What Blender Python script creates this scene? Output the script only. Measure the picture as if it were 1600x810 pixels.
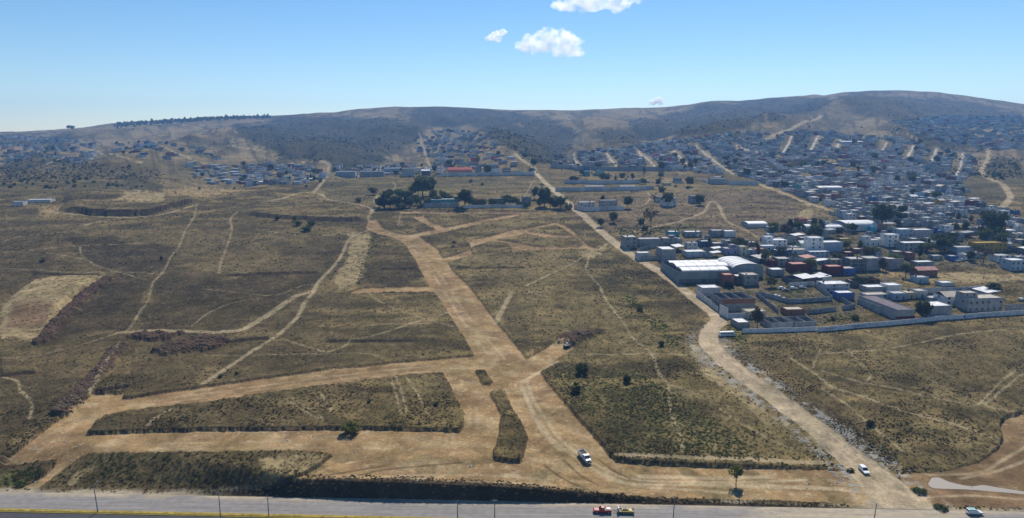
import bpy, bmesh, math, random
import numpy as np
from mathutils import Vector, Matrix

for o in list(bpy.data.objects):
    bpy.data.objects.remove(o)
random.seed(7)
RNG = np.random.default_rng(11)
R = math.radians
scene = bpy.context.scene

# ------------------------------------------------------------------ camera
CAM_H, PITCH, FPX, IW, IH = 107.0, R(10.0), 1081.0, 1600.0, 810.0
cam_data = bpy.data.cameras.new("camera")
cam_data.sensor_fit = 'HORIZONTAL'; cam_data.sensor_width = 36.0
cam_data.lens = 36.0 * FPX / IW
cam_data.clip_start = 0.5; cam_data.clip_end = 60000.0
cam = bpy.data.objects.new("camera", cam_data)
cam.location = (0, 0, CAM_H); cam.rotation_euler = (R(90) - PITCH, 0, 0)
scene.collection.objects.link(cam); scene.camera = cam

# ------------------------------------------------------------------ sky, sun, exposure
SUN_EL, SUN_AZ = R(46.0), R(14.0)          # azimuth clockwise from straight ahead (+Y)
world = bpy.data.worlds.new("World"); scene.world = world; world.use_nodes = True
wn = world.node_tree.nodes; wl = world.node_tree.links
sky = wn.new('ShaderNodeTexSky'); sky.sky_type = 'NISHITA'; sky.sun_disc = False
sky.sun_elevation = SUN_EL; sky.sun_rotation = SUN_AZ
sky.altitude = 2100; sky.air_density = 1.15; sky.dust_density = 0.25; sky.ozone_density = 2.2
bg = wn['Background']; bg.inputs['Strength'].default_value = 0.102
hs = wn.new('ShaderNodeHueSaturation'); hs.inputs['Saturation'].default_value = 1.25
wl.new(sky.outputs[0], hs.inputs['Color']); wl.new(hs.outputs[0], bg.inputs[0])
sun_data = bpy.data.lights.new("sun", 'SUN'); sun_data.energy = 5.0; sun_data.angle = R(0.53)
sun_data.color = (1.0, 0.93, 0.82)
sun = bpy.data.objects.new("sun", sun_data); scene.collection.objects.link(sun)
sdir = Vector((math.sin(SUN_AZ) * math.cos(SUN_EL), math.cos(SUN_AZ) * math.cos(SUN_EL), math.sin(SUN_EL)))
sun.rotation_euler = sdir.to_track_quat('Z', 'Y').to_euler(); sun.location = (300, 1200, 900)
scene.view_settings.view_transform = 'Standard'; scene.view_settings.look = 'None'
scene.view_settings.exposure = 0.17; scene.view_settings.gamma = 1.0
scene.view_settings.use_curve_mapping = False
scene.cycles.use_denoising = True
scene.cycles.max_bounces = 8; scene.cycles.diffuse_bounces = 2; scene.cycles.glossy_bounces = 2
scene.cycles.transparent_max_bounces = 8; scene.cycles.volume_bounces = 6; scene.cycles.transmission_bounces = 2
scene.cycles.volume_step_rate = 4.0
scene.cycles.sample_clamp_indirect = 6.0

# ------------------------------------------------------------------ noise
def _hash(ix, iy, seed):
    h = (ix.astype(np.int64) * 374761393 + iy.astype(np.int64) * 668265263 + seed * 974634777) & 0xFFFFFFFF
    h = ((h ^ (h >> 13)) * 1274126177) & 0xFFFFFFFF
    return ((h ^ (h >> 16)) & 0xFFFF) / 65535.0
def vnoise(x, y, seed=0):
    ix = np.floor(x); iy = np.floor(y); fx = x - ix; fy = y - iy
    fx = fx * fx * (3 - 2 * fx); fy = fy * fy * (3 - 2 * fy)
    ix = ix.astype(np.int64); iy = iy.astype(np.int64)
    a = _hash(ix, iy, seed); b = _hash(ix + 1, iy, seed); c = _hash(ix, iy + 1, seed); d = _hash(ix + 1, iy + 1, seed)
    return (a + (b - a) * fx) * (1 - fy) + (c + (d - c) * fx) * fy
def fbm(x, y, seed=0, octv=4):
    s = 0.0; a = 0.5; n = 0.0
    for k in range(octv):
        s = s + a * vnoise(x, y, seed + k * 17); n += a
        x = x * 2.03 + 3.1; y = y * 2.03 + 7.7; a *= 0.52
    return s / n
def sstep(a, b, x):
    t = np.clip((x - a) / (b - a), 0, 1)
    return t * t * (3 - 2 * t)

# ------------------------------------------------------------------ pixel <-> world on the lie of the land
CP, SP = math.cos(PITCH), math.sin(PITCH)
def row_slope(py):
    v = (405.0 - np.asarray(py, float)) / FPX
    return (v * CP - SP) / (CP + v * SP)
def project(X, Y, Z):
    dz = Z - CAM_H
    depth = Y * CP - dz * SP; up = Y * SP + dz * CP
    depth = np.maximum(depth, 1.0)
    return 800 + FPX * X / depth, 405 - FPX * up / depth

SKYLINE = [(-400,212),(-100,210),(0,208),(100,204),(150,200),(200,193),(340,183),(430,181),(530,176),(560,171),(600,167.5),(700,167.5),(800,172.5),
           (900,172.5),(1000,168.5),(1070,164),(1090,160),(1105,157.5),(1125,157),(1140,158),(1200,151.5),(1258,147),(1266,149),(1300,143),(1350,142),(1400,142.5),(1440,145),
           (1480,150),(1540,159),(1600,169),(1750,184),(2000,196)]
HILLCOLS = [-400,0,200,400,530,650,800,900,1000,1100,1200,1300,1400,1480,1600,2000]
HILLROWS = {1050: [268,268,266,262,262,262,260,258,258,256,254,254,254,255,257,262],
            1300: [250,250,247,240,242,240,240,240,240,236,232,230,230,232,236,246],
            1600: [236,236,230,222,224,220,222,222,222,215,209,206,207,211,217,230],
            2000: [224,224,215,205,205,200,203,203,200,192,187,182,184,189,199,214],
            2500: [215,215,203,191,189,181,185,185,182,173,166,160,162,168,181,203]}
_T = np.linspace(-1.35, 1.35, 1081)
def _col(pxs, pys, Yk, blur):
    py = np.interp(_T * FPX * CP + 800, pxs, pys)
    if blur:
        k = np.hanning(2 * blur + 1); k /= k.sum()
        py = np.convolve(np.pad(py, blur, mode='edge'), k, 'valid')
    return CAM_H + Yk * row_slope(py)
KN = [(0, 0.0), (150, 2.0), (206, 5.4), (260, 7.0), (360, 10.6), (430, 16.0), (510, 22.5), (650, 38.0), (850, 51.0)]
KY = [k[0] for k in KN]; KZ = [np.full_like(_T, k[1]) for k in KN]
for Yk in sorted(HILLROWS):
    KY.append(Yk); KZ.append(_col(HILLCOLS, HILLROWS[Yk], Yk, 34))
zr = _col([p[0] for p in SKYLINE], [p[1] for p in SKYLINE], 3000, 3)
KY += [3000, 3300, 4300]; KZ += [zr, zr - 12, zr - 190]
KY = np.array(KY, float); KZ = np.array(KZ)          # knots x columns
_d = (KZ[1:] - KZ[:-1]) / (KY[1:] - KY[:-1])[:, None]
_m = np.zeros_like(KZ); _m[0] = _d[0]; _m[-1] = _d[-1]
_same = (_d[1:] * _d[:-1]) > 0
_m[1:-1] = np.where(_same, 2 * _d[1:] * _d[:-1] / np.where(_same, _d[1:] + _d[:-1], 1), 0)
def hermite(t, Y):
    ti = np.clip((t + 1.35) / 2.7 * 1080, 0, 1079.999); i0 = ti.astype(int); ft = ti - i0
    k = np.clip(np.searchsorted(KY, Y, side='right') - 1, 0, len(KY) - 2)
    h = KY[k + 1] - KY[k]; s = np.clip((Y - KY[k]) / h, 0, 1)
    def g(A, kk): return A[kk, i0] * (1 - ft) + A[kk, i0 + 1] * ft
    s2 = s * s; s3 = s2 * s
    return ((2*s3 - 3*s2 + 1) * g(KZ, k) + (s3 - 2*s2 + s) * h * g(_m, k) + (3*s2 - 2*s3) * g(KZ, k + 1) + (s3 - s2) * h * g(_m, k + 1))
# highway edge: a straight line in the world
def flat_point(px, py):
    Y = -CAM_H / row_slope(py); v = (405 - py) / FPX
    return (px - 800) / FPX / (CP + v * SP) * Y, Y
EA, EB = flat_point(0, 769.0), flat_point(1600, 801.0)
EK = (EB[1] - EA[1]) / (EB[0] - EA[0])
def edge_Y(X): return EA[1] + EK * (X - EA[0])
RIDGES = []                                    # (height, half width, world polyline): spurs and ravines of the hills
def base_z(X, Y):
    t = X / np.maximum(Y, 1.0); pxa = 800 + t * FPX * 1.05
    z = hermite(t, Y)
    d = Y - edge_Y(X)
    L = np.interp(pxa, [-200, 60, 150, 260, 400, 560, 1000, 1290, 1390, 1700], [26, 26, 22, 14, 5, 2.6, 2.6, 5, 60, 70])
    w = np.where(d <= 0, 0, sstep(0, 1, d / L))
    low = np.interp(pxa, [330, 600, 800, 960, 1050, 1200, 1300, 1400], [0, 0, .8, 2.8, 3.7, 4.3, 4.7, 4.8])
    z = z - low * (1 - sstep(205, 320, Y))
    far = 38 * sstep(900, 1500, Y) * (1 - 0.75 * sstep(2350, 2950, Y))
    r = 1 - np.abs(2 * fbm(t * 9.0 + 5, Y / 900.0, 5, 4) - 1)
    z = z * w + far * (r - 0.72) + 0.9 * sstep(230, 330, Y) * (fbm(X / 60, Y / 60, 3, 3) - 0.5) * 2
    for h, wd, P in RIDGES:
        q = line_d(X, Y, P, reach=wd * 2.6); z = z + h * np.exp(-np.minimum((q / wd) ** 2, 30))
    return z
def world_at(px, py):
    """first point of the land on the ray through a photograph pixel"""
    px = np.atleast_1d(np.asarray(px, float)); py = np.atleast_1d(np.asarray(py, float))
    Ys = np.exp(np.linspace(math.log(150), math.log(3600), 1600))
    v = (405 - py) / FPX; t = (px - 800) / FPX / (CP + v * SP); m = row_slope(py)
    TT = t[:, None] * np.ones_like(Ys)[None]; YY = np.broadcast_to(Ys, TT.shape)
    gap = base_z(TT * YY, YY) - (CAM_H + m[:, None] * YY)
    hit = gap >= 0
    i = np.where(hit.any(1), hit.argmax(1), len(Ys) - 1); i = np.maximum(i, 1)
    r = np.arange(len(px)); g0 = gap[r, i - 1]; g1 = gap[r, i]
    f = np.clip(-g0 / np.where(np.abs(g1 - g0) < 1e-9, 1, g1 - g0), 0, 1)
    Yh = Ys[i - 1] + (Ys[i] - Ys[i - 1]) * f
    return t * Yh, Yh

# ------------------------------------------------------------------ traced outlines (photograph pixels)
DIRT = [   # graded earth: avenues and platforms
 [(571,356),(575,344),(589,342),(594,350),(601,357),(616,362),(637,366),(662,361),(690,356),(728,348),(760,341),(810,333),(813,336),(770,345),(730,354),(690,363),(655,369),(670,378),(684,388),
  (692,402),(722,394),(735,388),(734,378),(739,373),(767,368),(802,358),(822,356),(847,351),(868,346),(884,352),(898,362),(909,373),(920,384),(936,387),(936,389),(900,388),(836,390),(774,393),(740,398),
  (700,409),(706,420),(735,448),(748,465),(778,505),(790,518),(823,559),(868,533),(884,528),(898,543),(870,560),(844,580),(870,612),(905,652),(940,690),(962,716),
  (1010,720),(1100,724),(1200,728),(1285,731),(1335,738),(1400,745),(1440,800),(1330,800),(1300,786),(1200,782),(1050,778),(960,772),(860,764),(740,757),(600,754),(480,756),(440,752),(476,738),(500,722),(520,707),
  (460,703),(320,704),(140,706),(120,716),(60,762),(30,765),(70,738),(90,716),(0,728),(-60,765),(-60,762),(0,720),(35,694),(70,668),(100,647),(147,612),(195,612),(190,621),(255,611),(320,602),(412,589),(520,574),(640,563),(741,554),(725,525),(712,505),(702,490),
  (680,456),(540,458),(562,450),(671,447),(656,420),(648,404),(640,393),(635,383),(628,376),(610,369),(590,365)],
 [(1400,738),(1440,739),(1480,735),(1530,721),(1558,699),(1567,681),(1563,661),(1570,648),(1600,642),(1760,640),(1760,800),(1440,790)],
 [(822,360),(860,366),(902,368),(902,371),(850,370),(822,365)],
 [(767,372),(800,377),(836,384),(836,388),(795,380),(765,375)],
 [(645,339),(662,336),(672,346),(692,353),(700,356),(684,359),(664,350)],
 [(627,330),(885,331.5),(885,334),(626,333)],
]
LOTS = [   # islands of standing scrub inside the graded earth
 [(136,674),(150,656),(165,648),(200,640),(240,635),(320,627),(404,614),(484,603),(580,591),(640,584),(692,581),(702,598),(712,618),(725,642),(724,660),(718,670),(686,668),(560,666),(320,668),(240,670)],
 [(742,577),(757,576),(770,594),(765,599),(753,597)],
 [(765,612),(780,606),(790,612),(800,635),(815,658),(825,680),(820,700),(814,716),(800,717),(772,712),(770,700),(777,690),(783,645),(775,628)],
 [(740,398),(735,388),(740,384),(768,376),(795,380),(800,388)],
 [(775,374),(822,364),(850,370),(902,371),(911,380),(905,385),(870,385),(836,384),(800,377)],
 [(826,360),(850,354),(868,350),(880,356),(896,367),(860,365)],
]
ROAD = dict(  # the long unpaved road on the right: centre line and width in metres
 pts=[(834,262),(841,274),(866,298),(904,331),(953,373),(993,402),(1030,424),(1058,444),(1090,469),(1124,497),(1109,516),(1109,538),(1128,558),(1160,584),(1220,627),(1275,668),(1310,697),(1352,733),(1395,772),(1420,800)], w=[5,6,6.5,7,7.5,7,7,7,7.5,8.5,8.5,9,9,9.5,9.5,10,11,12,15,18])
TRACKS = [ # footpaths and wheel tracks: width in metres, points
 (1.6,[(308,318),(303,340),(290,360),(280,385),(268,400),(255,425),(240,440),(236,452),(228,475),(218,487),(207,507),(195,520)]),
 (4.2,[(187,520),(240,517),(320,519),(370,519),(400,505),(430,485),(460,464),(488,456)]),
 (2.4,[(575,360),(550,370),(540,385),(533,400),(520,418),(510,428),(498,440),(490,455),(475,475),(465,495),(445,515),(430,527),(400,545),(370,565),(340,585),(318,599)]),
 (1.5,[(187,520),(140,535),(100,546),(40,560),(0,560)]),
 (1.2,[(0,420),(35,421),(120,428),(180,425),(240,428)]),(1.0,[(140,408),(148,415),(180,424),(225,437)]),(1.0,[(180,517),(150,523),(125,528),(100,540),(85,548)]),
 (1.0,[(320,452),(380,458),(430,462),(470,447),(490,445)]),(1.3,[(300,510),(320,493),(335,485),(360,475),(390,468),(410,466)]),
 (1.3,[(576,456),(590,470),(620,483),(660,497),(680,503),(710,511)]),(1.7,[(702,488),(665,499),(640,507),(610,518),(570,530),(550,532),(535,543)]),
 (1.6,[(535,543),(510,550),(490,545),(450,533)]),(0.8,[(480,510),(560,510),(620,507),(700,505)]),(0.9,[(320,555),(380,556),(440,554),(560,552),(590,556)]),
 (1.8,[(187,540),(178,556),(160,582),(148,605),(138,616)]),(1.5,[(5,590),(28,596),(31,610),(45,622),(50,640),(45,655)]),
 (0.9,[(610,590),(617,610),(628,650)]),(0.9,[(618,588),(627,610),(636,645)]),(0.9,[(635,590),(652,615),(670,650)]),(2.2,[(265,640),(240,655),(232,664)]),
 (0.9,[(445,622),(480,645),(500,655)]),(0.9,[(455,622),(488,642),(505,655)]),(0.9,[(500,612),(520,645)]),
 (1.7,[(925,390),(918,410),(917,425),(935,445),(945,465),(960,487),(975,505),(990,530),(1010,545),(1022,560),(1030,585),(1043,600),(1046,630),(1052,655),(1063,680),(1066,705)]),
 (2.0,[(940,388),(925,392),(905,405),(880,420),(860,428),(820,448)]),(0.9,[(700,410),(740,420),(780,440),(815,448)]),(1.5,[(880,553),(960,554),(1020,553),(1075,555)]),
 (1.0,[(1043,600),(1100,620),(1140,650),(1200,685),(1240,702)]),(2.4,[(965,710),(1050,714),(1150,717),(1290,724)]),(1.1,[(750,468),(765,458),(785,455)]),(1.0,[(825,456),(860,466)]),
 (3.0,[(800,457),(788,478),(775,503)]),(1.0,[(1235,560),(1275,585),(1300,605)]),
 (1.8,[(1235,560),(1275,585),(1300,605),(1350,620),(1365,626),(1420,645),(1480,660),(1540,680),(1562,692)]),(1.3,[(1285,608),(1320,630),(1350,655),(1380,680),(1410,705)]),
 (1.5,[(1285,580),(1340,596),(1400,607),(1450,620),(1520,632),(1582,643)]),(1.5,[(1280,553),(1330,550),(1380,546),(1440,535),(1500,522),(1560,516),(1610,510)]),
 (1.0,[(1325,545),(1340,565),(1360,585),(1355,595)]),(1.2,[(1610,563),(1570,592),(1550,610),(1530,632)]),(1.2,[(1610,574),(1575,602),(1560,615),(1540,632)]),
 (0.9,[(1380,546),(1420,555),(1450,565),(1465,580),(1490,590)]),(1.2,[(1283,545),(1276,558),(1270,575)]),
 (1.7,[(372,331),(360,342),(362,359),(355,385),(346,408),(342,428)]),(1.2,[(400,358),(440,365),(470,368),(545,367)]),
 (4.2,[(515,258),(510,275),(500,290),(488,302),(470,302),(440,312),(420,316)]),(3.0,[(488,302),(505,306),(515,314),(575,324),(580,330)]),(2.4,[(590,305),(585,315),(590,322),(578,335),(576,345)]),
 (1.5,[(0,395),(60,390),(110,385),(180,382),(270,380)]),(1.2,[(60,393),(100,400),(140,408)]),(1.2,[(125,386),(128,400),(145,412)]),(1.4,[(0,380),(30,370),(80,365),(120,360),(140,350)]),
 (3.4,[(65,330),(100,334),(150,338),(200,340),(250,336),(300,322)]),(2.2,[(130,352),(160,345),(200,340)]),
 (3.0,[(990,362),(1040,352),(1070,345),(1100,332),(1107,318),(1115,315),(1125,325),(1135,345),(1165,360),(1190,375)]),(1.6,[(1070,345),(1140,335),(1200,328)]),(2.2,[(885,318),(960,320),(1000,322),(1015,312),(1012,300)]),
 (1.6,[(1000,322),(1045,332),(1070,345)]),(1.8,[(622,352),(627,331)]),(2.0,[(600,268),(660,270),(760,268),(835,270)]),(1.6,[(720,277),(760,283),(810,292)]),(1.6,[(832,283),(826,296),(818,310)]),
 (2.0,[(612,284),(618,290),(614,300)]),
 (6.5,[(1180,286),(1220,302),(1260,317),(1303,331)]),(6.5,[(1545,233),(1543,250),(1533,268),(1545,279),(1565,287),(1575,300),(1578,310),(1565,326)]),
 (7,[(896,240),(912,262)]),(7,[(948,240),(966,263)]),(7,[(998,236),(1025,263)]),(7,[(1052,236),(1080,263)]),(7,[(1086,226),(1120,255),(1147,273)]),
 (8,[(1237,213),(1222,240)]),(8,[(1278,213),(1264,238)]),(8,[(1313,218),(1307,233)]),(7,[(1386,222),(1378,236)]),(8,[(1427,228),(1417,247)]),(8,[(1463,232),(1456,252)]),(7,[(1505,238),(1500,262),(1493,276)]),
 (7,[(1150,226),(1190,241)]),(4,[(655,208),(660,225),(668,250),(672,262)]),(9,[(1196,218),(1225,206),(1285,180)]),(4,[(1400,207),(1440,222)]),(5,[(118,228),(170,240),(220,255)]),(4,[(240,222),(300,250),(345,262)]),
 (4,[(60,262),(110,245),(200,240)]),(5,[(355,228),(420,240)]),(5,[(430,258),(500,252),(515,258)]),(6,[(805,240),(815,250),(834,262)]),
]
WHEEL = [(0.7,[(620,372),(660,400),(690,450),(730,510),(775,565)]),(0.7,[(650,385),(690,430),(730,490),(790,560)]),(0.6,[(640,380),(672,420),(705,470),(752,545)]),(0.8,[(200,625),(330,610),(480,590),(620,574),(740,565)]),(0.7,[(180,635),(320,618),(470,597),(600,583),(730,572)]),
         (0.7,[(60,700),(150,640),(200,625)]),(0.8,[(150,690),(320,686),(520,684),(720,690)]),(0.7,[(150,698),(330,695),(540,694),(700,700)]),(0.7,[(735,590),(745,640),(740,690),(700,735),(620,745)]),(0.8,[(720,590),(735,640),(725,690)]),(0.7,[(560,742),(700,735),(850,742),(960,752)]),(0.6,[(700,748),(850,752),(1000,765)]),(0.8,[(1440,778),(1520,775),(1610,782)]),(0.8,[(1450,742),(1530,738),(1570,715),(1610,690)]),(0.8,[(1500,748),(1560,735),(1610,715)]),(1.0,[(862,567),(845,577),(822,590),(815,598),(825,625),(845,655),(862,680),(890,702),(925,725),(960,745),(1010,752),(1100,757),(1200,760),(1330,766)]),
         (1.0,[(872,565),(850,576),(830,586),(824,596),(836,625),(856,655),(875,680),(900,700),(935,722),(975,740),(1040,748),(1140,750),(1260,748)]),
         (1.0,[(818,602),(832,640),(850,672),(875,698)]),(0.9,[(930,728),(990,752),(1060,762),(1150,770)]),(1.6,[(1070,752),(1180,756),(1300,764),(1390,772)]),(2.0,[(1000,738),(1100,742),(1200,742)])]
DARKTRK = [(0.7,[(560,737),(600,728),(660,722),(720,717)]),(0.7,[(480,742),(540,732),(600,722)]),(0.6,[(880,712),(905,735),(935,752)]),(0.6,[(850,720),(880,742),(920,760)]),(0.5,[(833,480),(834,515),(837,550)]),(0.6,[(935,712),(960,730),(985,742)]),
           (1.2,[(817,396),(823,408),(830,418)])]
DARKBANK = [ # height in metres, how far it runs back, foot of the step
 (5.0,150,[(92,330),(130,333),(145,337),(185,338),(232,336),(262,328),(300,318),(318,312)]),
 (3.0,90,[(380,337),(420,340),(480,344),(540,346),(578,345)]),(1.1,40,[(343,432),(420,429),(510,427)]),(1.0,30,[(590,422),(656,421)]),(1.0,30,[(706,420),(770,420),(828,419)]),
 (0.8,25,[(500,534),(560,535),(660,534)]),(0.8,25,[(560,458),(620,458),(680,457)]),(1.8,45,[(100,318),(150,316),(205,308)]),(1.0,25,[(320,299),(372,312)]),
 (1.2,40,[(630,331),(760,331.5),(880,332)]),(1.3,40,[(1170,317),(1250,322)]),(1.1,40,[(1160,307),(1240,310)]),(1.0,30,[(0,590),(60,582)]),(0.8,20,[(148,614),(208,603)]),
 (1.3,30,[(1145,340),(1200,341)]),(1.0,25,[(1040,347),(1110,346)]),(1.0,25,[(1000,338),(1095,339)]),(1.0,25,[(1168,300),(1240,303)]),(1.0,25,[(1150,326),(1255,329)]),(0.9,25,[(890,340),(985,349)]),(0.9,25,[(1120,300),(1180,296)]),(0.9,25,[(900,312),(1010,309)]),(0.8,30,[(960,357),(1060,357),(1140,357)]),(1.0,30,[(45,428),(100,431),(165,431)]),(1.0,30,[(340,538),(380,533),(430,530)]),
]
PALE = [ # bare pale ground
 ('pale',[(0,478),(30,455),(55,440),(90,434),(163,432),(130,455),(100,480),(75,508),(50,532),(20,528),(0,535)]),
 ('rust',[(22,480),(50,478),(85,480),(76,500),(60,512),(12,512),(12,495)]),
 ('pale',[(545,366),(580,361),(576,390),(566,420),(560,450),(530,455),(520,440),(545,405)]),
 ('pale',[(1078,540),(1098,538),(1105,556),(1140,590),(1175,620),(1205,650),(1240,664),(1200,662),(1170,640),(1140,610),(1100,585)]),
 ('pale',[(120,735),(165,720),(150,735),(110,762),(105,755)]),
 ('pale',[(405,716),(520,708),(495,733),(445,750),(395,752)]),
 ('pale',[(940,386),(950,380),(936,400),(915,402),(905,396)]),
 ('pale',[(170,318),(215,300),(262,302),(252,318),(220,321)]),
 ('ochre',[(255,298),(330,292),(400,298),(330,305),(265,310)]),
 ('ochre',[(60,326),(95,322),(92,335),(65,338)]),
 ('pale',[(1390,440),(1470,425),(1560,428),(1600,425),(1600,438),(1530,442),(1440,440)]),
 ('ochre',[(1372,418),(1400,420),(1420,432),(1370,438)]),
 ('pale',[(1245,338),(1262,325),(1272,330),(1258,345)]),
]
SPOIL_AND_SHADE = [[(165,433),(178,436),(152,456),(122,483),(97,511),(72,538),(50,537),(75,510),(100,482),(130,456)],[(232,552),(260,541),(290,529),(330,525),(352,530),(357,536),(340,545),(300,551),(260,556)],[(200,527),(225,520),(290,521),(255,533),(215,532)],  # first outline: shaded flank of the pale mound, painted dark as raised soil
         [(868,534),(880,524),(905,518),(930,517),(945,521),(920,527),(905,533),(895,542),(880,537)]]
SCRUBDARK = [(1.0,[(365,196),(450,183),(535,180),(637,184),(655,170),(720,169),(800,175),(850,180),(880,190),(905,205),(890,232),(860,258),(835,262),(800,236),(760,211),(720,199),(672,203),(640,226),(590,262),(520,266),(512,250),(440,250),(400,228),(370,212)]),
 (1.0,[(985,191),(1040,176),(1090,162),(1125,158),(1200,154),(1262,149),(1300,147),(1290,168),(1200,193),(1130,212),(1060,216),(1000,212)]),
 (0.8,[(1300,146),(1390,146),(1480,153),(1560,166),(1600,174),(1600,200),(1500,205),(1420,196),(1345,176)]),
 (0.75,[(1380,200),(1450,206),(1530,220),(1540,240),(1480,236),(1410,224)]),
 (0.6,[(0,238),(60,236),(130,252),(200,262),(245,268),(248,290),(170,298),(90,306),(0,312)]),(0.7,[(0,212),(130,214),(120,226),(0,234)]),
 (0.8,[(930,205),(990,205),(1000,222),(950,226)]),(0.6,[(280,215),(360,215),(372,240),(300,235)]),(0.9,[(1550,244),(1600,246),(1600,284),(1560,280),(1538,268)]),(0.8,[(1470,270),(1530,262),(1540,285),(1568,300),(1540,325),(1470,320)]),
 (0.5,[(500,290),(620,283),(640,292),(600,318),(520,312)]),(0.5,[(620,272),(830,274),(835,300),(640,292)])]
BURNT = [(0.7,[(190,395),(260,432),(345,434),(500,432),(470,462),(400,500),(330,518),(230,515),(215,490),(240,450),(180,436)]),(0.35,[(490,370),(560,372),(530,405),(505,425),(400,426),(440,400)]),(0.4,[(0,350),(60,345),(110,365),(100,405),(0,395)]),(0.4,[(330,560),(430,535),(560,540),(500,570),(340,595)]),(0.9,[(105,368),(175,365),(186,378),(280,384),(270,425),(160,424),(128,404),(108,388)]),(0.9,[(170,434),(232,440),(225,478),(200,520),(160,520),(100,530),(80,545),(55,540),(90,500),(130,466)]),
 (0.7,[(560,445),(590,370),(635,388),(668,446)]),(0.45,[(345,432),(505,430),(470,460),(430,480),(360,515),(300,510),(230,470),(250,430)]),(0.5,[(0,400),(100,405),(60,432),(0,460)]),
 (0.5,[(1130,545),(1230,560),(1330,640),(1400,720),(1380,735),(1300,680),(1200,590)]),(0.4,[(440,385),(540,372),(525,405),(440,400)]),(0.3,[(1420,520),(1600,525),(1600,640),(1500,610),(1400,560)]),
 (0.4,[(440,522),(700,520),(735,548),(600,560),(420,577)]),(0.45,[(850,590),(960,640),(1110,722),(975,708)]),(0.35,[(0,560),(120,570),(95,640),(0,690)]),(0.45,[(200,560),(330,556),(300,600),(200,610)]),(0.45,[(760,455),(800,460),(838,545),(820,545)]),(0.45,[(500,400),(560,372),(585,372),(560,440),(520,440)]),(0.55,[(990,420),(1050,440),(1110,490),(1095,530),(1060,500),(1000,450)])]
TOWN = [(1060,378),(1190,372),(1210,350),(1310,335),(1420,330),(1610,335),(1610,420),(1470,420),(1400,440),(1390,480),(1280,512),(1165,520),(1120,490),(1090,455),(1030,415),(985,392),(1000,375)]
BROWN = [(890,342),(900,305),(1000,300),(1190,298),(1290,335),(1190,376),(960,366)]
GREENS = [(1.0,[(975,460),(990,466),(1000,480),(985,478)]),(1.0,[(1003,495),(1030,500),(1048,512),(1040,520),(1015,508)]),(1.0,[(1038,522),(1052,530),(1062,540),(1045,540)]),(0.8,[(1140,505),(1170,510),(1165,535),(1130,530)]),
 (0.8,[(0,738),(60,730),(70,745),(40,765),(0,765)]),(0.10,[(140,712),(400,708),(380,752),(130,762)]),(0.7,[(1285,495),(1330,488),(1350,500),(1290,505)]),(0.5,[(560,450),(590,370),(582,366),(556,440)]),
 (0.6,[(1225,442),(1270,440),(1270,458),(1230,458)]),(0.3,[(850,580),(1000,580),(1100,640),(1200,720),(980,705)]),(0.5,[(960,355),(1090,352),(1090,362),(970,368)]),(0.5,[(640,292),(720,292),(700,310),(620,318)])]
PUDDLE = [(1456,746),(1468,746),(1484,753),(1516,760),(1536,758),(1560,762),(1610,770),(1610,773),(1560,769),(1510,765),(1460,763),(1450,756)]

def poly_sd(px, py, poly):
    """signed distance (pixels) to an outline: positive inside"""
    poly = np.asarray(poly, float); n = len(poly)
    out = np.full(px.shape, -1e3)
    x0, y0 = poly.min(0) - 14; x1, y1 = poly.max(0) + 14
    sel = (px > x0) & (px < x1) & (py > y0) & (py < y1)
    if not sel.any(): return out
    x = px[sel]; y = py[sel]
    d2 = np.full(x.shape, 1e9); ins = np.zeros(x.shape, bool)
    for i in range(n):
        a = poly[i]; b = poly[(i + 1) % n]; ab = b - a
        q = np.clip(((x - a[0]) * ab[0] + (y - a[1]) * ab[1]) / max(ab @ ab, 1e-9), 0, 1)
        d2 = np.minimum(d2, (x - a[0] - q * ab[0]) ** 2 + (y - a[1] - q * ab[1]) ** 2)
        if a[1] != b[1]:
            c = ((a[1] > y) != (b[1] > y)) & (x < (b[0] - a[0]) * (y - a[1]) / (b[1] - a[1]) + a[0])
            ins ^= c
    out[sel] = np.where(ins, 1, -1) * np.sqrt(d2)
    return out
def line_d(X, Y, P, W=None, reach=12.0):
    """distance in metres to a world polyline minus half its width"""
    out = np.full(X.shape, 1e3)
    for i in range(len(P) - 1):
        a, b = P[i], P[i + 1]; ab = b - a
        wmax = reach + (max(W[i], W[i + 1]) if W is not None else 0)
        sel = (X > min(a[0], b[0]) - wmax) & (X < max(a[0], b[0]) + wmax) & (Y > min(a[1], b[1]) - wmax) & (Y < max(a[1], b[1]) + wmax)
        if not sel.any(): continue
        x = X[sel]; y = Y[sel]
        q = np.clip(((x - a[0]) * ab[0] + (y - a[1]) * ab[1]) / max(ab @ ab, 1e-9), 0, 1)
        d = np.hypot(x - a[0] - q * ab[0], y - a[1] - q * ab[1])
        if W is not None: d = d - 0.5 * (W[i] + (W[i + 1] - W[i]) * q)
        out[sel] = np.minimum(out[sel], d)
    return out
def to_world(pts):
    a = np.array(pts, float); X, Y = world_at(a[:, 0], a[:, 1])
    return np.stack([X, Y], 1)
def smooth_line(P, n=4):
    """Catmull-Rom through the traced points"""
    P = np.asarray(P, float)
    if len(P) < 3: return P
    Q = np.vstack([2 * P[0] - P[1], P, 2 * P[-1] - P[-2]]); out = []
    for i in range(1, len(Q) - 2):
        for k in range(n):
            s = k / n
            out.append(0.5 * ((2 * Q[i]) + (-Q[i-1] + Q[i+1]) * s + (2*Q[i-1] - 5*Q[i] + 4*Q[i+1] - Q[i+2]) * s*s + (-Q[i-1] + 3*Q[i] - 3*Q[i+1] + Q[i+2]) * s**3))
    out.append(Q[-2])
    return np.array(out)
def world_line(pts, n=4): return to_world(smooth_line(pts, n))
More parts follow.
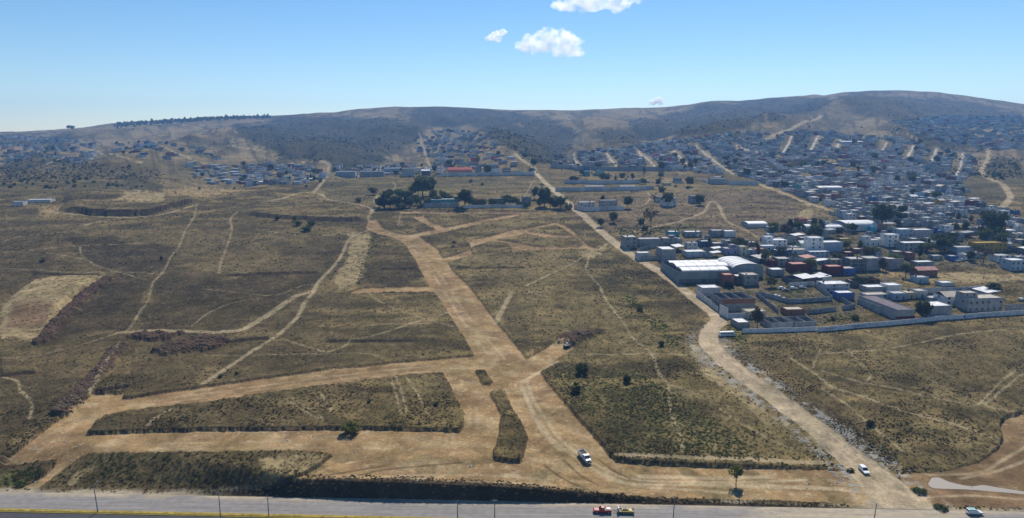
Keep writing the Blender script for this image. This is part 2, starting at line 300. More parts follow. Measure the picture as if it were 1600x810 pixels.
RIDGES = [(h, w, world_line(p, 3)) for h, w, p in [(34, 95, [(1105,222),(1200,201),(1285,182),(1330,168)]), (22, 85, [(825,262),(760,226),(700,208),(665,198)]), (-34, 75, [(985,214),(1080,202),(1170,188),(1255,168)]),
    (-28, 80, [(520,262),(590,240),(640,214),(700,188)]), (-20, 60, [(862,258),(885,228),(872,200)]), (-16, 70, [(300,285),(380,262),(420,232)]), (16, 80, [(930,232),(960,212),(930,192)]), (18, 80, [(1440,222),(1420,190),(1390,165)]), (-18, 70, [(1500,232),(1480,200),(1450,170)]), (14, 60, [(200,262),(260,235),(330,212)])]]
ROAD_W = world_line(ROAD['pts'], 3); ROAD_WID = np.interp(np.arange(len(ROAD_W)) / 3.0, np.arange(len(ROAD['w'])), ROAD['w'])
TRACK_W = [(w, world_line(p, 3)) for w, p in TRACKS]
WHEEL_W = [(w, world_line(p, 4)) for w, p in WHEEL]
DARK_W = [(w, world_line(p, 3)) for w, p in DARKTRK]
BANK_W = [(h, L, to_world(p)) for h, L, p in DARKBANK]
BERM_W = world_line([(187,543),(170,566),(150,590),(125,616),(98,643)], 4)
ROUGH_W = [world_line(p) for p in ([(160,433),(100,482),(52,533)],)]

def ground(X, Y, colour=False):
    """height (and colour) of the land at world points"""
    X = np.asarray(X, float); Y = np.asarray(Y, float)
    zb = base_z(X, Y); px, py = project(X, Y, zb); z = zb.copy()
    inter = Y > edge_Y(X) + 0.3
    wob = (fbm(X / 2.5, Y / 2.5, 21, 3) - 0.5) * 3.2
    sd = np.full(X.shape, -1e3)
    for p in DIRT: sd = np.maximum(sd, poly_sd(px, py, p))
    for p in LOTS: sd = np.minimum(sd, -poly_sd(px, py, p))
    sd = sd + wob * np.clip((py - 250) / 400, 0.2, 1)
    dirt = sstep(-0.8, 0.8, sd) * inter
    bankrow = sstep(700, 740, py) * sstep(250, 420, px) * (1 - sstep(1250, 1330, px))
    near_hw = sstep(0, 9, Y - edge_Y(X))
    deep = (0.9 + 0.5 * sstep(560, 700, py)) * near_hw * (1 - 0.75 * sstep(735, 760, py) * sstep(950, 1100, px))
    deep = deep * (1 - 0.55 * sstep(1300, 1390, px) * (px < 1440))
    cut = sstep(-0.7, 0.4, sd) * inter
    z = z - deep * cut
    # unpaved road, slightly sunken and crowned
    rd = line_d(X, Y, ROAD_W, ROAD_WID) + (fbm(X / 4, Y / 4, 8, 3) - 0.5) * 1.6
    road = 1 - sstep(-0.4, 0.9, rd)
    z = z - 0.35 * road
    # steps in the land
    step_shade = np.zeros(X.shape)
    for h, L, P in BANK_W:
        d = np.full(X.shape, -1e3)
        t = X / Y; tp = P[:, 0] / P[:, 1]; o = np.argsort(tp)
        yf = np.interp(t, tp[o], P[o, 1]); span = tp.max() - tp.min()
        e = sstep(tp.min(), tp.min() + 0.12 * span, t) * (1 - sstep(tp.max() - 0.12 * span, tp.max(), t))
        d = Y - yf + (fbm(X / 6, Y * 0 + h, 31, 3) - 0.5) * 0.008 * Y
        step_shade = np.maximum(step_shade, e * sstep(-0.004 * Y, 0, d) * (1 - sstep(1.0 + .3 * h, 2.0 + .7 * h, d)))
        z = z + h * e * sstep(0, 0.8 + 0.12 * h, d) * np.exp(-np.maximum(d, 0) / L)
    bd = line_d(X, Y, BERM_W)
    along = fbm(X / 3.2 + Y / 3.2, Y / 9, 77, 2)
    berm = 1 - sstep(2.2, 4.6, bd + (along - 0.5) * 2.4)
    z = z + berm * (1.2 + 1.5 * along)
    spoil = np.zeros(X.shape)
    for p in SPOIL_AND_SHADE:
        s = poly_sd(px, py, p) + (fbm(X / 3, Y / 3, 41, 3) - 0.5) * 9
        spoil = np.maximum(spoil, sstep(-1, 2, s))
    z = z + spoil * (0.5 + 2.2 * fbm(X / 2.2, Y / 2.8, 43, 3))
    mound = sstep(0, 5, poly_sd(px, py, PALE[0][1])) * sstep(-10, 45, px) * sstep(522, 470, py)
    z = z + 3.2 * mound
    rough = fbm(X / 1.6, Y / 1.6, 51, 3) - 0.5
    z = z + rough * (0.25 * (1 - dirt) + 0.10 * dirt) * inter * sstep(2500, 900, Y)
    z = np.where(inter, np.maximum(z, 0.06), z)
    pud = sstep(-1, 1.5, poly_sd(px, py, PUDDLE) + wob)
    psd = poly_sd(px, py, PUDDLE)
    if PUD_Z is not None: z = z + (PUD_Z - z) * sstep(-13, -3, psd)
    z = z - 0.15 * pud
    if not colour: return z
    def C(r, g, b): return np.array([r, g, b])
    def mix(c, k, m): return c * (1 - m[:, None]) + k * m[:, None]
    big = fbm(X / 90, Y / 90, 61, 4); mid = fbm(X / 14, Y / 14, 62, 4); fine = fbm(X / 2.4, Y / 2.4, 63, 3); tiny = fbm(X / 0.9, Y / 1.1, 64, 2)
    col = np.tile(C(0.160, 0.121, 0.056), (len(X), 1))
    col = mix(col, C(0.088, 0.070, 0.033), sstep(0.40, 0.58, mid) * 0.9)
    drift = fbm(X / 30, Y / 11, 68, 5); col = mix(col, C(0.050, 0.041, 0.021), sstep(0.51, 0.60, drift) * 0.75); col = mix(col, C(0.270, 0.205, 0.095), sstep(0.46, 0.36, drift) * 0.6)
    col = mix(col, C(0.220, 0.172, 0.085), sstep(0.52, 0.66, 0.55 * big + 0.45 * mid) * 0.75)
    left = sstep(720, 380, px) * sstep(300, 380, py)
    col = mix(col, C(0.118, 0.088, 0.052), left * 0.55)
    for k, p in BURNT:
        m = sstep(-5, 6, poly_sd(px, py, p) + (mid - 0.5) * 26); col = mix(col, C(0.046, 0.034, 0.021), m * k * (0.65 + 0.35 * sstep(0.3, 0.6, mid)))
    col = mix(col, C(0.170, 0.128, 0.088), sstep(-4, 8, poly_sd(px, py, BROWN)) * 0.75)
    tw = sstep(-3, 6, poly_sd(px, py, TOWN) + (mid - 0.5) * 12)
    col = mix(col, C(0.150, 0.130, 0.100), tw * 0.7); col = mix(col, C(0.060, 0.062, 0.034), tw * sstep(0.52, 0.62, mid) * 0.8)
    for k, p in GREENS:
        m = sstep(-3, 4, poly_sd(px, py, p) + (mid - 0.5) * 16); col = mix(col, C(0.105, 0.130, 0.035), m * k * sstep(0.35, 0.6, fine) * 0.9)
    speck = sstep(0.58, 0.72, fine) * (1 - sstep(700, 1000, Y))
    col = mix(col, C(0.048, 0.046, 0.022), speck * 0.65)
    straw = sstep(0.57, 0.74, tiny * 0.5 + fine * 0.5 + 0.08 * (mid - 0.5)) * (1 - sstep(800, 1200, Y))
    col = mix(col, C(0.245, 0.200, 0.100), straw * 0.42)
    col = col * np.array([0.92, 0.91, 0.86])
    # hills
    hill = sstep(780, 1150, Y)
    hcol = np.tile(C(0.205, 0.160, 0.088), (len(X), 1))
    hbig = fbm(X / 160, Y / 220, 66, 5); hmid = fbm(X / 35, Y / 45, 67, 4)
    hcol = mix(hcol, C(0.150, 0.118, 0.062), sstep(0.42, 0.6, hbig))
    hcol = mix(hcol, C(0.075, 0.068, 0.036), sstep(0.56, 0.66, hmid) * 0.7)
    dk = np.zeros(X.shape)
    for k, p in SCRUBDARK:
        dk = np.maximum(dk, k * sstep(-5, 5, poly_sd(px, py, p) + (hbig - 0.5) * 22 + (hmid - 0.5) * 12))
    hcol = mix(hcol, C(0.030, 0.032, 0.019), dk * (0.82 + 0.18 * sstep(0.35, 0.6, hmid)))
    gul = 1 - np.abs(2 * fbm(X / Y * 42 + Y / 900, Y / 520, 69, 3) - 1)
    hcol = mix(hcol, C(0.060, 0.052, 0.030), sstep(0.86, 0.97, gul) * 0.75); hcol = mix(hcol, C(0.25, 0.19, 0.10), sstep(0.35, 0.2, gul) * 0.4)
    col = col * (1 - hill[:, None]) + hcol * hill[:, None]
    lowdk = dk * (1 - hill)
    col = mix(col, C(0.060, 0.056, 0.030), lowdk * 0.8)
    for kind, p in PALE:
        m = sstep(-3, 3, poly_sd(px, py, p) + (mid - 0.5) * 14 + (fine - 0.5) * 6)
        k = {'pale': C(0.315, 0.245, 0.132), 'rust': C(0.19, 0.115, 0.070), 'ochre': C(0.30, 0.215, 0.105)}[kind]
        col = mix(col, k, m * (0.55 + 0.4 * sstep(0.35, 0.6, fine)))
    # dark soil on the heaps; shade painted into the step faces
    sp = np.maximum(berm, spoil)
    col = mix(col, C(0.078, 0.047, 0.033), sp * 0.92)
    col = mix(col, C(0.048, 0.035, 0.026), step_shade * 0.9)
    # graded earth
    dcol = np.tile(C(0.308, 0.205, 0.101), (len(X), 1))
    dcol = mix(dcol, C(0.365, 0.280, 0.162), sstep(0.45, 0.65, fbm(X / 9, Y / 4.5, 71, 4)) * 0.55)
    dcol = mix(dcol, C(0.225, 0.145, 0.076), sstep(0.50, 0.66, fbm(X / 22, Y / 16, 72, 4)) * 0.75)
    dcol = mix(dcol, C(0.45, 0.36, 0.23), sstep(0.66, 0.74, fbm(X / 1.7, Y / 1.2, 73, 3)) * 0.5)
    grn = sstep(0.58, 0.68, fbm(X / 7, Y / 7, 74, 3)) * sstep(690, 710, py) * (px < 1380)
    dcol = mix(dcol, C(0.14, 0.115, 0.055), grn * 0.55)
    orange = sstep(1430, 1470, px) * sstep(640, 660, py)
    dcol = mix(dcol, C(0.150, 0.098, 0.052), orange * (0.35 + 0.6 * sstep(0.38, 0.6, mid)))
    d2 = dirt * (1 - 0.35 * sstep(0.6, 0.7, fine) * (py < 400))
    col = col * (1 - d2[:, None]) + dcol * d2[:, None]
    cutface = cut * (1 - dirt) * 3.0  # edges of the lots: their shade painted dark into the colour
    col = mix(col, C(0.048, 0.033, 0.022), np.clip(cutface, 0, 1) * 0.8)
    for w, P in WHEEL_W:
        d = line_d(X, Y, P) - w / 2; col = mix(col, C(0.43, 0.345, 0.22), (1 - sstep(-0.3, 0.8, d)) * ((0.5 + 0.4 * fine) if w >= 0.9 else (0.55 * sstep(0.35, 0.6, mid))))
    for w, P in DARK_W:
        d = line_d(X, Y, P) - w / 2; col = mix(col, C(0.085, 0.06, 0.035), (1 - sstep(-0.3, 0.5, d)) * 0.75)
    wfar = 1 + 0 * Y
    for w, P in TRACK_W:
        d = line_d(X, Y, P) - 0.5 * (w - 4.2 if w in (7, 8) else w if w > 2.3 else w * 0.72) * wfar + (fine - 0.5) * 1.2
        w_ = w if w > 2.3 else w * 0.62
        soft = 0.3 + 0.0009 * Y
        col = mix(col, C(0.52, 0.50, 0.46) if w in (7, 8) else C(0.365, 0.295, 0.185), (1 - sstep(-soft, soft, d)) * ((0.78 if w > 1.9 else 0.68) if w < 6 else 0.85) * (0.5 + 0.85 * np.clip(mid, 0, .6)))
    rc = np.tile(C(0.425, 0.340, 0.230), (len(X), 1))
    rut = np.abs(np.sin(np.clip(rd, -6, 0) * 1.35)); rc = mix(rc, C(0.30, 0.235, 0.155), rut * 0.5 * (0.4 + 0.6 * mid))
    rc = mix(rc, C(0.22, 0.19, 0.15), sstep(0.60, 0.70, fbm(X / 3, Y / 9, 81, 3)) * 0.5 * sstep(520, 560, py))
    col = col * (1 - road[:, None]) + rc * road[:, None]
    verge = sstep(0.2, 1.0, rd) * (1 - sstep(3.0, 7.0, rd)) * sstep(500, 560, py) * (px > 1060)
    col = mix(col, C(0.34, 0.31, 0.26), verge * sstep(0.52, 0.62, fine) * 0.8)
    # bank above the highway: shade of its face painted near-black into the soil colour
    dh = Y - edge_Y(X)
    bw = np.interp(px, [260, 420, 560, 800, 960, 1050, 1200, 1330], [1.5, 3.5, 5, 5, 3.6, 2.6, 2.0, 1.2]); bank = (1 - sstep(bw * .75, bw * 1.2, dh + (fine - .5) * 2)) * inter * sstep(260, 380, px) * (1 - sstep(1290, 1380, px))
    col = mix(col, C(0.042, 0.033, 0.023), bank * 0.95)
    shoulder = (1 - sstep(0.5, 3.5, dh + (mid - 0.5) * 5)) * (py > 700)
    col = mix(col, C(0.36, 0.31, 0.235), shoulder * (1 - bank) * 0.8)
    col = mix(col, C(0.20, 0.15, 0.09), pud * 0.8)
    return z, np.clip(col, 0.01, 0.9), dict(px=px, py=py, dirt=dirt, road=road, dk=dk, hill=hill, sd=sd, rd=rd, sp=sp, fine=fine, mid=mid, dh=dh, pud=pud)

PUD_Z = None
_pw0 = to_world(PUDDLE)
PUD_Z = float(np.median(ground(_pw0[:, 0], _pw0[:, 1])))
HAZE = 0.00012
def ground_z(x, y): return float(ground(np.array([x]), np.array([y]))[0])

# ------------------------------------------------------------------ materials
def mat(name, build):
    m = bpy.data.materials.new(name); m.use_nodes = True
    nt = m.node_tree; b = nt.nodes['Principled BSDF']
    b.inputs['Roughness'].default_value = 0.9
    b.inputs['Specular IOR Level'].default_value = 0.15
    build(nt, b); return m
def noise_node(nt, scale, detail=4, vec=None, rough=0.6):
    n = nt.nodes.new('ShaderNodeTexNoise'); n.inputs['Scale'].default_value = scale; n.inputs['Detail'].default_value = detail
    n.inputs['Roughness'].default_value = rough
    if vec is not None: nt.links.new(vec, n.inputs['Vector'])
    return n
def ramp(nt, fac, stops):
    r = nt.nodes.new('ShaderNodeValToRGB'); e = r.color_ramp.elements
    while len(e) < len(stops): e.new(0.5)
    for i, (p, c) in enumerate(stops):
        e[i].position = p; e[i].color = c if len(c) == 4 else (*c, 1)
    nt.links.new(fac, r.inputs[0]); return r
def mul(nt, a, b, fac=1.0, mode='MULTIPLY'):
    m = nt.nodes.new('ShaderNodeMix'); m.data_type = 'RGBA'; m.blend_type = mode
    m.inputs[0].default_value = fac
    for sock, v in ((m.inputs[6], a), (m.inputs[7], b)):
        if hasattr(v, 'is_output'): nt.links.new(v, sock)
        else: sock.default_value = (*v, 1) if len(v) == 3 else v
    return m.outputs[2]
def grey(v): return (v, v, v)
def bump(nt, b, h, strength, dist):
    n = nt.nodes.new('ShaderNodeBump'); n.inputs['Strength'].default_value = strength; n.inputs['Distance'].default_value = dist
    nt.links.new(h, n.inputs['Height']); nt.links.new(n.outputs[0], b.inputs['Normal'])
def painted(name, col, scale=0.5, dirt=0.35, rough=0.9, dark=0.55, spec=0.15, metal=0.0):
    """flat colour broken by weather: blotches, vertical streaks and fine grain"""
    def f(nt, b):
        tc = nt.nodes.new('ShaderNodeTexCoord'); g = nt.nodes.new('ShaderNodeNewGeometry')
        oi = nt.nodes.new('ShaderNodeObjectInfo')
        n1 = noise_node(nt, scale, 5, g.outputs['Position'])
        mp = nt.nodes.new('ShaderNodeMapping'); mp.inputs['Scale'].default_value = (2.2, 2.2, 0.25)
        nt.links.new(g.outputs['Position'], mp.inputs[0])
        n2 = noise_node(nt, 1.0, 4, mp.outputs[0])
        r1 = ramp(nt, n1.outputs[0], [(0.35, grey(dark)), (0.62, grey(1.08))])
        r2 = ramp(nt, n2.outputs[0], [(0.30, grey(0.70)), (0.60, grey(1.0))])
        c = mul(nt, col, r1.outputs[0], dirt); c = mul(nt, c, r2.outputs[0], dirt)
        nt.links.new(c, b.inputs['Base Color'])
        b.inputs['Roughness'].default_value = rough; b.inputs['Specular IOR Level'].default_value = spec; b.inputs['Metallic'].default_value = metal
    return mat(name, f)

def m_ground(nt, b):
    at = nt.nodes.new('ShaderNodeAttribute'); at.attribute_name = 'land_colour'
    g = nt.nodes.new('ShaderNodeNewGeometry')
    n1 = noise_node(nt, 1.1, 6, g.outputs['Position'], 0.7); n2 = noise_node(nt, 0.16, 5, g.outputs['Position'], 0.65); n3 = noise_node(nt, 5.0, 3, g.outputs['Position'])
    r1 = ramp(nt, n1.outputs[0], [(0.30, grey(0.42)), (0.50, grey(0.95)), (0.72, grey(1.45))])
    r2 = ramp(nt, n2.outputs[0], [(0.32, grey(0.58)), (0.66, grey(1.34))])
    c = mul(nt, at.outputs['Color'], r1.outputs[0], 0.62); c = mul(nt, c, r2.outputs[0], 0.8)
    n4 = noise_node(nt, 0.05, 5, g.outputs['Position'], 0.6); r4 = ramp(nt, n4.outputs[0], [(0.36, (0.70, 0.72, 0.60)), (0.64, (1.25, 1.20, 1.15))]); c = mul(nt, c, r4.outputs[0], 0.7)
    nt.links.new(c, b.inputs['Base Color']); b.inputs['Roughness'].default_value = 1.0; b.inputs['Specular IOR Level'].default_value = 0.05
    ad = nt.nodes.new('ShaderNodeMath'); ad.operation = 'ADD'; nt.links.new(n1.outputs[0], ad.inputs[0]); nt.links.new(n3.outputs[0], ad.inputs[1])
    bump(nt, b, ad.outputs[0], 0.55, 0.35)
M = {}
M['ground'] = mat('scrub_and_earth', m_ground)
def m_asphalt(base):
    def f(nt, b):
        at = nt.nodes.new('ShaderNodeAttribute'); at.attribute_name = 'land_colour'
        g = nt.nodes.new('ShaderNodeNewGeometry')
        mp = nt.nodes.new('ShaderNodeMapping'); mp.inputs['Scale'].default_value = (0.05, 1.1, 1); mp.inputs['Rotation'].default_value = (0, 0, -math.atan(EK))
        nt.links.new(g.outputs['Position'], mp.inputs[0])
        n1 = noise_node(nt, 1.0, 4, mp.outputs[0]); n2 = noise_node(nt, 0.5, 6, g.outputs['Position'])
        r1 = ramp(nt, n1.outputs[0], [(0.35, grey(0.78)), (0.62, grey(1.15))]); r2 = ramp(nt, n2.outputs[0], [(0.38, grey(0.86)), (0.6, grey(1.1))])
        c = mul(nt, at.outputs['Color'], r1.outputs[0], 0.8); c = mul(nt, c, r2.outputs[0], 0.7)
        nt.links.new(c, b.inputs['Base Color']); b.inputs['Roughness'].default_value = 0.85; b.inputs['Specular IOR Level'].default_value = 0.2
    return f
M['asphalt'] = mat('worn_asphalt', m_asphalt(0))

COL = scene.collection
def link_mesh(name, me, material=None, parent=None, label=None, cat=None, kind=None, group=None):
    if material is not None: me.materials.append(material)
    o = bpy.data.objects.new(name, me); COL.objects.link(o)
    tag(o, label, cat, kind, group)
    if parent is not None: o.parent = parent
    return o
def tag(o, label=None, cat=None, kind=None, group=None):
    if label: o['label'] = label
    if cat: o['category'] = cat
    if kind: o['kind'] = kind
    if group: o['group'] = group
def grid_mesh(name, P, smooth=True, colours=None):
    """P: rows x cols x 3"""
    nr, nc = P.shape[:2]
    me = bpy.data.meshes.new(name); n = nr * nc
    me.vertices.add(n); me.vertices.foreach_set('co', P.reshape(-1).astype(np.float32))
    i = np.arange((nr - 1) * nc).reshape(nr - 1, nc)[:, :-1].reshape(-1)
    q = np.stack([i, i + 1, i + nc + 1, i + nc], 1).reshape(-1).astype(np.int32)
    nf = len(i)
    me.loops.add(nf * 4); me.loops.foreach_set('vertex_index', q)
    me.polygons.add(nf); me.polygons.foreach_set('loop_start', np.arange(0, nf * 4, 4, dtype=np.int32))
    me.update(calc_edges=True)
    if smooth: me.polygons.foreach_set('use_smooth', np.ones(nf, bool))
    if colours is not None:
        a = me.color_attributes.new('land_colour', 'FLOAT_COLOR', 'POINT')
        a.data.foreach_set('color', np.concatenate([colours.reshape(-1, 3), np.ones((n, 1))], 1).astype(np.float32).reshape(-1))
    return me

# ------------------------------------------------------------------ the land
tin = np.linspace(-0.80, 0.80, 1040); tout = np.linspace(0.80, 1.25, 46)[1:]
tt = np.concatenate([-tout[::-1], tin, tout])
Yd = np.exp(np.linspace(math.log(60), math.log(3000), 6000)); zd = base_z(Yd * 0, np.where(Yd < 200, 199, Yd)); zd[Yd < 205] = 0
_, pyd = project(Yd * 0, Yd, hermite(Yd * 0, Yd) * (Yd > 190))
pym = np.maximum.accumulate(pyd[::-1])[::-1] + np.linspace(0.01, 0, len(pyd))
rows = np.interp(np.arange(168, 835, 1.08)[::-1], pym[::-1], Yd[::-1])
rows = np.concatenate([np.linspace(60, rows[0] - 2, 20), rows, np.linspace(3020, 4300, 22)])
def lean(X, Y): return (edge_Y(X) - edge_Y(0.0)) * (1 - sstep(214, 300, Y)) * sstep(100, 175, Y)      # rows near the highway run along its edge
TT, YY = np.meshgrid(tt, rows); XX = TT * YY; YY = YY + lean(XX, YY)
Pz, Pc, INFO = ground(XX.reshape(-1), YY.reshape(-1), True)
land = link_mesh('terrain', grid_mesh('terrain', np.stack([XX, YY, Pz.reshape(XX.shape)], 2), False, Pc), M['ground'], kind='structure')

_PZ = Pz.reshape(XX.shape); ground_exact = ground
def ground(X, Y):
    """height of the built terrain sheet (bilinear on its own grid)"""
    X = np.asarray(X, float); Y = np.asarray(Y, float)
    Y0 = Y
    for _ in range(4): Y0 = Y - lean(X, Y0)
    Y = Y0
    c = np.clip(np.interp(X / Y, tt, np.arange(len(tt))), 0, len(tt) - 1.001); r = np.clip(np.interp(Y, rows, np.arange(len(rows))), 0, len(rows) - 1.001)
    i = r.astype(int); j = c.astype(int); f = r - i; g = c - j
    return (_PZ[i, j] * (1 - g) + _PZ[i, j + 1] * g) * (1 - f) + (_PZ[i + 1, j] * (1 - g) + _PZ[i + 1, j + 1] * g) * f

# ------------------------------------------------------------------ highway along the bottom of the view
HD = np.array([EB[0] - EA[0], EB[1] - EA[1]]); HD /= np.hypot(*HD); HN = np.array([HD[1], -HD[0]])     # HN points towards the camera
H0 = np.array([0.0, edge_Y(0.0)])
def hw(s, o, z=0.0): p = H0 + HD * s + HN * o; return (p[0], p[1], z)
def strip(name, o0, o1, z, colour, n_o=5, s0=-300, s1=300, ds=1.5, dusty=True, bumpz=None):
    S = np.arange(s0, s1 + ds, ds); O = np.linspace(o0, o1, n_o)
    SS, OO = np.meshgrid(S, O)
    X = H0[0] + HD[0] * SS + HN[0] * OO; Y = H0[1] + HD[1] * SS + HN[1] * OO
    Z = np.full_like(X, z)
    px, _ = project(X, Y, Z)
    c = np.tile(np.array(colour), (X.size, 1)); n = fbm(X / 6, Y / 2.5, 91, 4).reshape(-1)
    if dusty:
        j = (sstep(1120, 1250, px) * (1 - sstep(1470, 1540, px))).reshape(-1)
        e = (1 - sstep(0.2, 3.2, OO)).reshape(-1)
        dm = np.clip(j * 1.15 * sstep(0.18, 0.5, n + 0.1) + e * sstep(0.25, 0.5, n), 0, 1)
        c = c * (1 - dm[:, None]) + np.array([0.36, 0.30, 0.215]) * dm[:, None]
    return grid_mesh(name, np.stack([X, Y, Z], 2), False, c)
link_mesh('highway', strip('highway', -0.2, 9.4, 0.02, (0.215, 0.20, 0.185), 14), M['asphalt'], kind='structure')
link_mesh('road', strip('road', 11.2, 40, 0.02, (0.062, 0.060, 0.064), 6, ds=4, dusty=False), M['asphalt'], kind='structure')
M['grass_median'] = painted('dry_yellow_grass', (0.33, 0.25, 0.055), 0.6, 0.8, 1.0, 0.35)
M['kerb_yellow'] = painted('worn_yellow_kerb', (0.50, 0.36, 0.06), 0.7, 0.6, 0.8)
M['line_white'] = painted('worn_white_line', (0.42, 0.40, 0.36), 0.8, 0.9, 0.8, 0.4)
def prism_strip(name, o0, o1, z0, z1, s0, s1, ds, material, parent=None, **k):
    S = np.arange(s0, s1 + ds, ds); prof = [(o0, z0), (o0, z1), (o1, z1), (o1, z0)]
    P = np.array([[hw(s, o, z) for s in S] for o, z in prof])
    return link_mesh(name, grid_mesh(name, P, False), material, parent, **k)
prism_strip('median_strip', 9.62, 10.98, 0.0, 0.13, -300, 160, 20, M['grass_median'], kind='structure')
prism_strip('kerb', 9.4, 9.6, 0.0, 0.16, -300, 160, 20, M['kerb_yellow'], kind='structure')
prism_strip('kerb', 11.0, 11.2, 0.0, 0.16, -300, 160, 20, M['kerb_yellow'], kind='structure')
prism_strip('lane_marking', 2.9, 3.02, 0.021, 0.024, -300, 95, 40, M['line_white'], kind='structure')

# ------------------------------------------------------------------ puddle
def m_water(nt, b):
    b.inputs['Base Color'].default_value = (0.34, 0.28, 0.20, 1); b.inputs['Roughness'].default_value = 0.3
    b.inputs['Specular IOR Level'].default_value = 0.6
    g = nt.nodes.new('ShaderNodeNewGeometry'); n = noise_node(nt, 0.9, 3, g.outputs['Position']); bump(nt, b, n.outputs[0], 0.08, 0.05)
M['water'] = mat('muddy_water', m_water)
_pw = world_line(PUDDLE, 3)
pz = ground(_pw[:, 0], _pw[:, 1])
me = bpy.data.meshes.new('puddle')
# long shallow pool: follows the ditch, each cross-section level
me.from_pydata([(x, y, 0) for x, y in _pw], [], [list(range(len(_pw)))])
pud_o = link_mesh('puddle', me, M['water'], kind='structure'); pud_o.location.z = PUD_Z + 0.0

# ------------------------------------------------------------------ air
def box_mesh(name, x0, x1, y0, y1, z0, z1):
    me = bpy.data.meshes.new(name)
    v = [(x, y, z) for z in (z0, z1) for y in (y0, y1) for x in (x0, x1)]
    me.from_pydata(v, [], [(0, 2, 3, 1), (4, 5, 7, 6), (0, 1, 5, 4), (2, 6, 7, 3), (0, 4, 6, 2), (1, 3, 7, 5)]); return me
hm = bpy.data.materials.new('haze'); hm.use_nodes = True; nt = hm.node_tree; nt.nodes.remove(nt.nodes['Principled BSDF'])
pv = nt.nodes.new('ShaderNodeVolumePrincipled'); pv.inputs['Color'].default_value = (0.24, 0.51, 1.0, 1)
pv.inputs['Density'].default_value = HAZE; pv.inputs['Anisotropy'].default_value = 0.25
nt.links.new(pv.outputs[0], nt.nodes['Material Output'].inputs['Volume'])
zmin = float(Pz.min())
haze = link_mesh('haze', box_mesh('haze', -5600, 5600, -60, 4400, zmin - 1.5, max(float(Pz.max()) + 22, 130)), hm, kind='stuff')

# ------------------------------------------------------------------ foliage materials and clump meshes
def leafy(name, dark, light, transl=0.25):
    m = bpy.data.materials.new(name); m.use_nodes = True; nt = m.node_tree; b = nt.nodes['Principled BSDF']
    oi = nt.nodes.new('ShaderNodeObjectInfo'); g = nt.nodes.new('ShaderNodeNewGeometry')
    n = noise_node(nt, 0.8, 3, g.outputs['Position'])
    ad = nt.nodes.new('ShaderNodeMath'); ad.operation = 'MULTIPLY_ADD'; nt.links.new(oi.outputs['Random'], ad.inputs[0]); ad.inputs[1].default_value = 0.55
    mm = nt.nodes.new('ShaderNodeMath'); mm.operation = 'MULTIPLY'; nt.links.new(n.outputs[0], mm.inputs[0]); mm.inputs[1].default_value = 0.6
    nt.links.new(mm.outputs[0], ad.inputs[2])
    r = ramp(nt, ad.outputs[0], [(0.15, dark), (0.80, light)])
    nt.links.new(r.outputs[0], b.inputs['Base Color']); b.inputs['Roughness'].default_value = 0.85; b.inputs['Specular IOR Level'].default_value = 0.12
    tr = nt.nodes.new('ShaderNodeBsdfTranslucent'); nt.links.new(r.outputs[0], tr.inputs[0])
    mx = nt.nodes.new('ShaderNodeMixShader'); mx.inputs[0].default_value = transl
    nt.links.new(b.outputs[0], mx.inputs[1]); nt.links.new(tr.outputs[0], mx.inputs[2]); nt.links.new(mx.outputs[0], nt.nodes['Material Output'].inputs['Surface'])
    return m
M['straw'] = leafy('dry_straw', (0.15, 0.115, 0.055), (0.30, 0.235, 0.115), 0.3)
M['shrub'] = leafy('grey_olive_shrub', (0.042, 0.035, 0.018), (0.112, 0.088, 0.042), 0.25)
M['shrub_green'] = leafy('green_shrub', (0.035, 0.050, 0.016), (0.105, 0.125, 0.035), 0.3)
M['leaf_dark'] = leafy('dark_green_leaves', (0.026, 0.039, 0.017), (0.080, 0.100, 0.038), 0.32)
M['leaf_mid'] = leafy('green_leaves', (0.034, 0.052, 0.016), (0.11, 0.14, 0.04), 0.35)
M['leaf_yellow'] = leafy('yellow_green_leaves', (0.060, 0.070, 0.016), (0.17, 0.18, 0.045), 0.35)
M['leaf_dry'] = leafy('brown_dry_twigs', (0.050, 0.036, 0.022), (0.12, 0.085, 0.05), 0.2)
M['bark'] = painted('bark', (0.11, 0.08, 0.055), 2.0, 0.6)

def mesh_from(name, V, F, material=None, smooth=False):
    me = bpy.data.meshes.new(name); me.from_pydata(V, [], F)
    if material is not None: me.materials.append(material)
    if smooth:
        for p in me.polygons: p.use_smooth = True
    me.update(); return me
def clump(name, n, rx, rz, leaf, material, seed, lift=0.45, upright=0.0):
    """n small leaf faces spread through a squat dome"""
    r = random.Random(seed); V = []; F = []
    for _ in range(n):
        a = r.uniform(0, 6.283); u = r.random() ** 0.5
        h = r.random() ** 0.8
        rad = rx * u * math.sqrt(max(0.05, 1 - 0.85 * h * h)); p = Vector((rad * math.cos(a), rad * math.sin(a), rz * h * (1.0 - 0.25 * u)))
        d = Vector((r.gauss(0, 1), r.gauss(0, 1), r.gauss(0, 1) + upright)).normalized(); e = d.orthogonal().normalized()
        e = Matrix.Rotation(r.uniform(0, 6.28), 3, d) @ e; f = d.cross(e); s = leaf * r.uniform(0.6, 1.4)
        i = len(V); V += [p - e * s, p + f * s * 0.7, p + e * s, p - f * s * 0.7]; F += [(i, i + 1, i + 2, i + 3)]
    return mesh_from(name, V, F, material)
def blades(name, n, rad, h, material, seed):
    r = random.Random(seed); V = []; F = []
    for _ in range(n):
        a = r.uniform(0, 6.283); u = rad * r.random() ** 0.5; p = Vector((u * math.cos(a), u * math.sin(a), -0.05))
        lean = Vector((r.gauss(0, .35), r.gauss(0, .35), 1)).normalized() * h * r.uniform(0.5, 1.1); w = Vector((math.cos(a + 1.3), math.sin(a + 1.3), 0)) * h * r.uniform(.08, .16)
        i = len(V); V += [p - w, p + w, p + lean]; F += [(i, i + 1, i + 2)]
    return mesh_from(name, V, F, material)
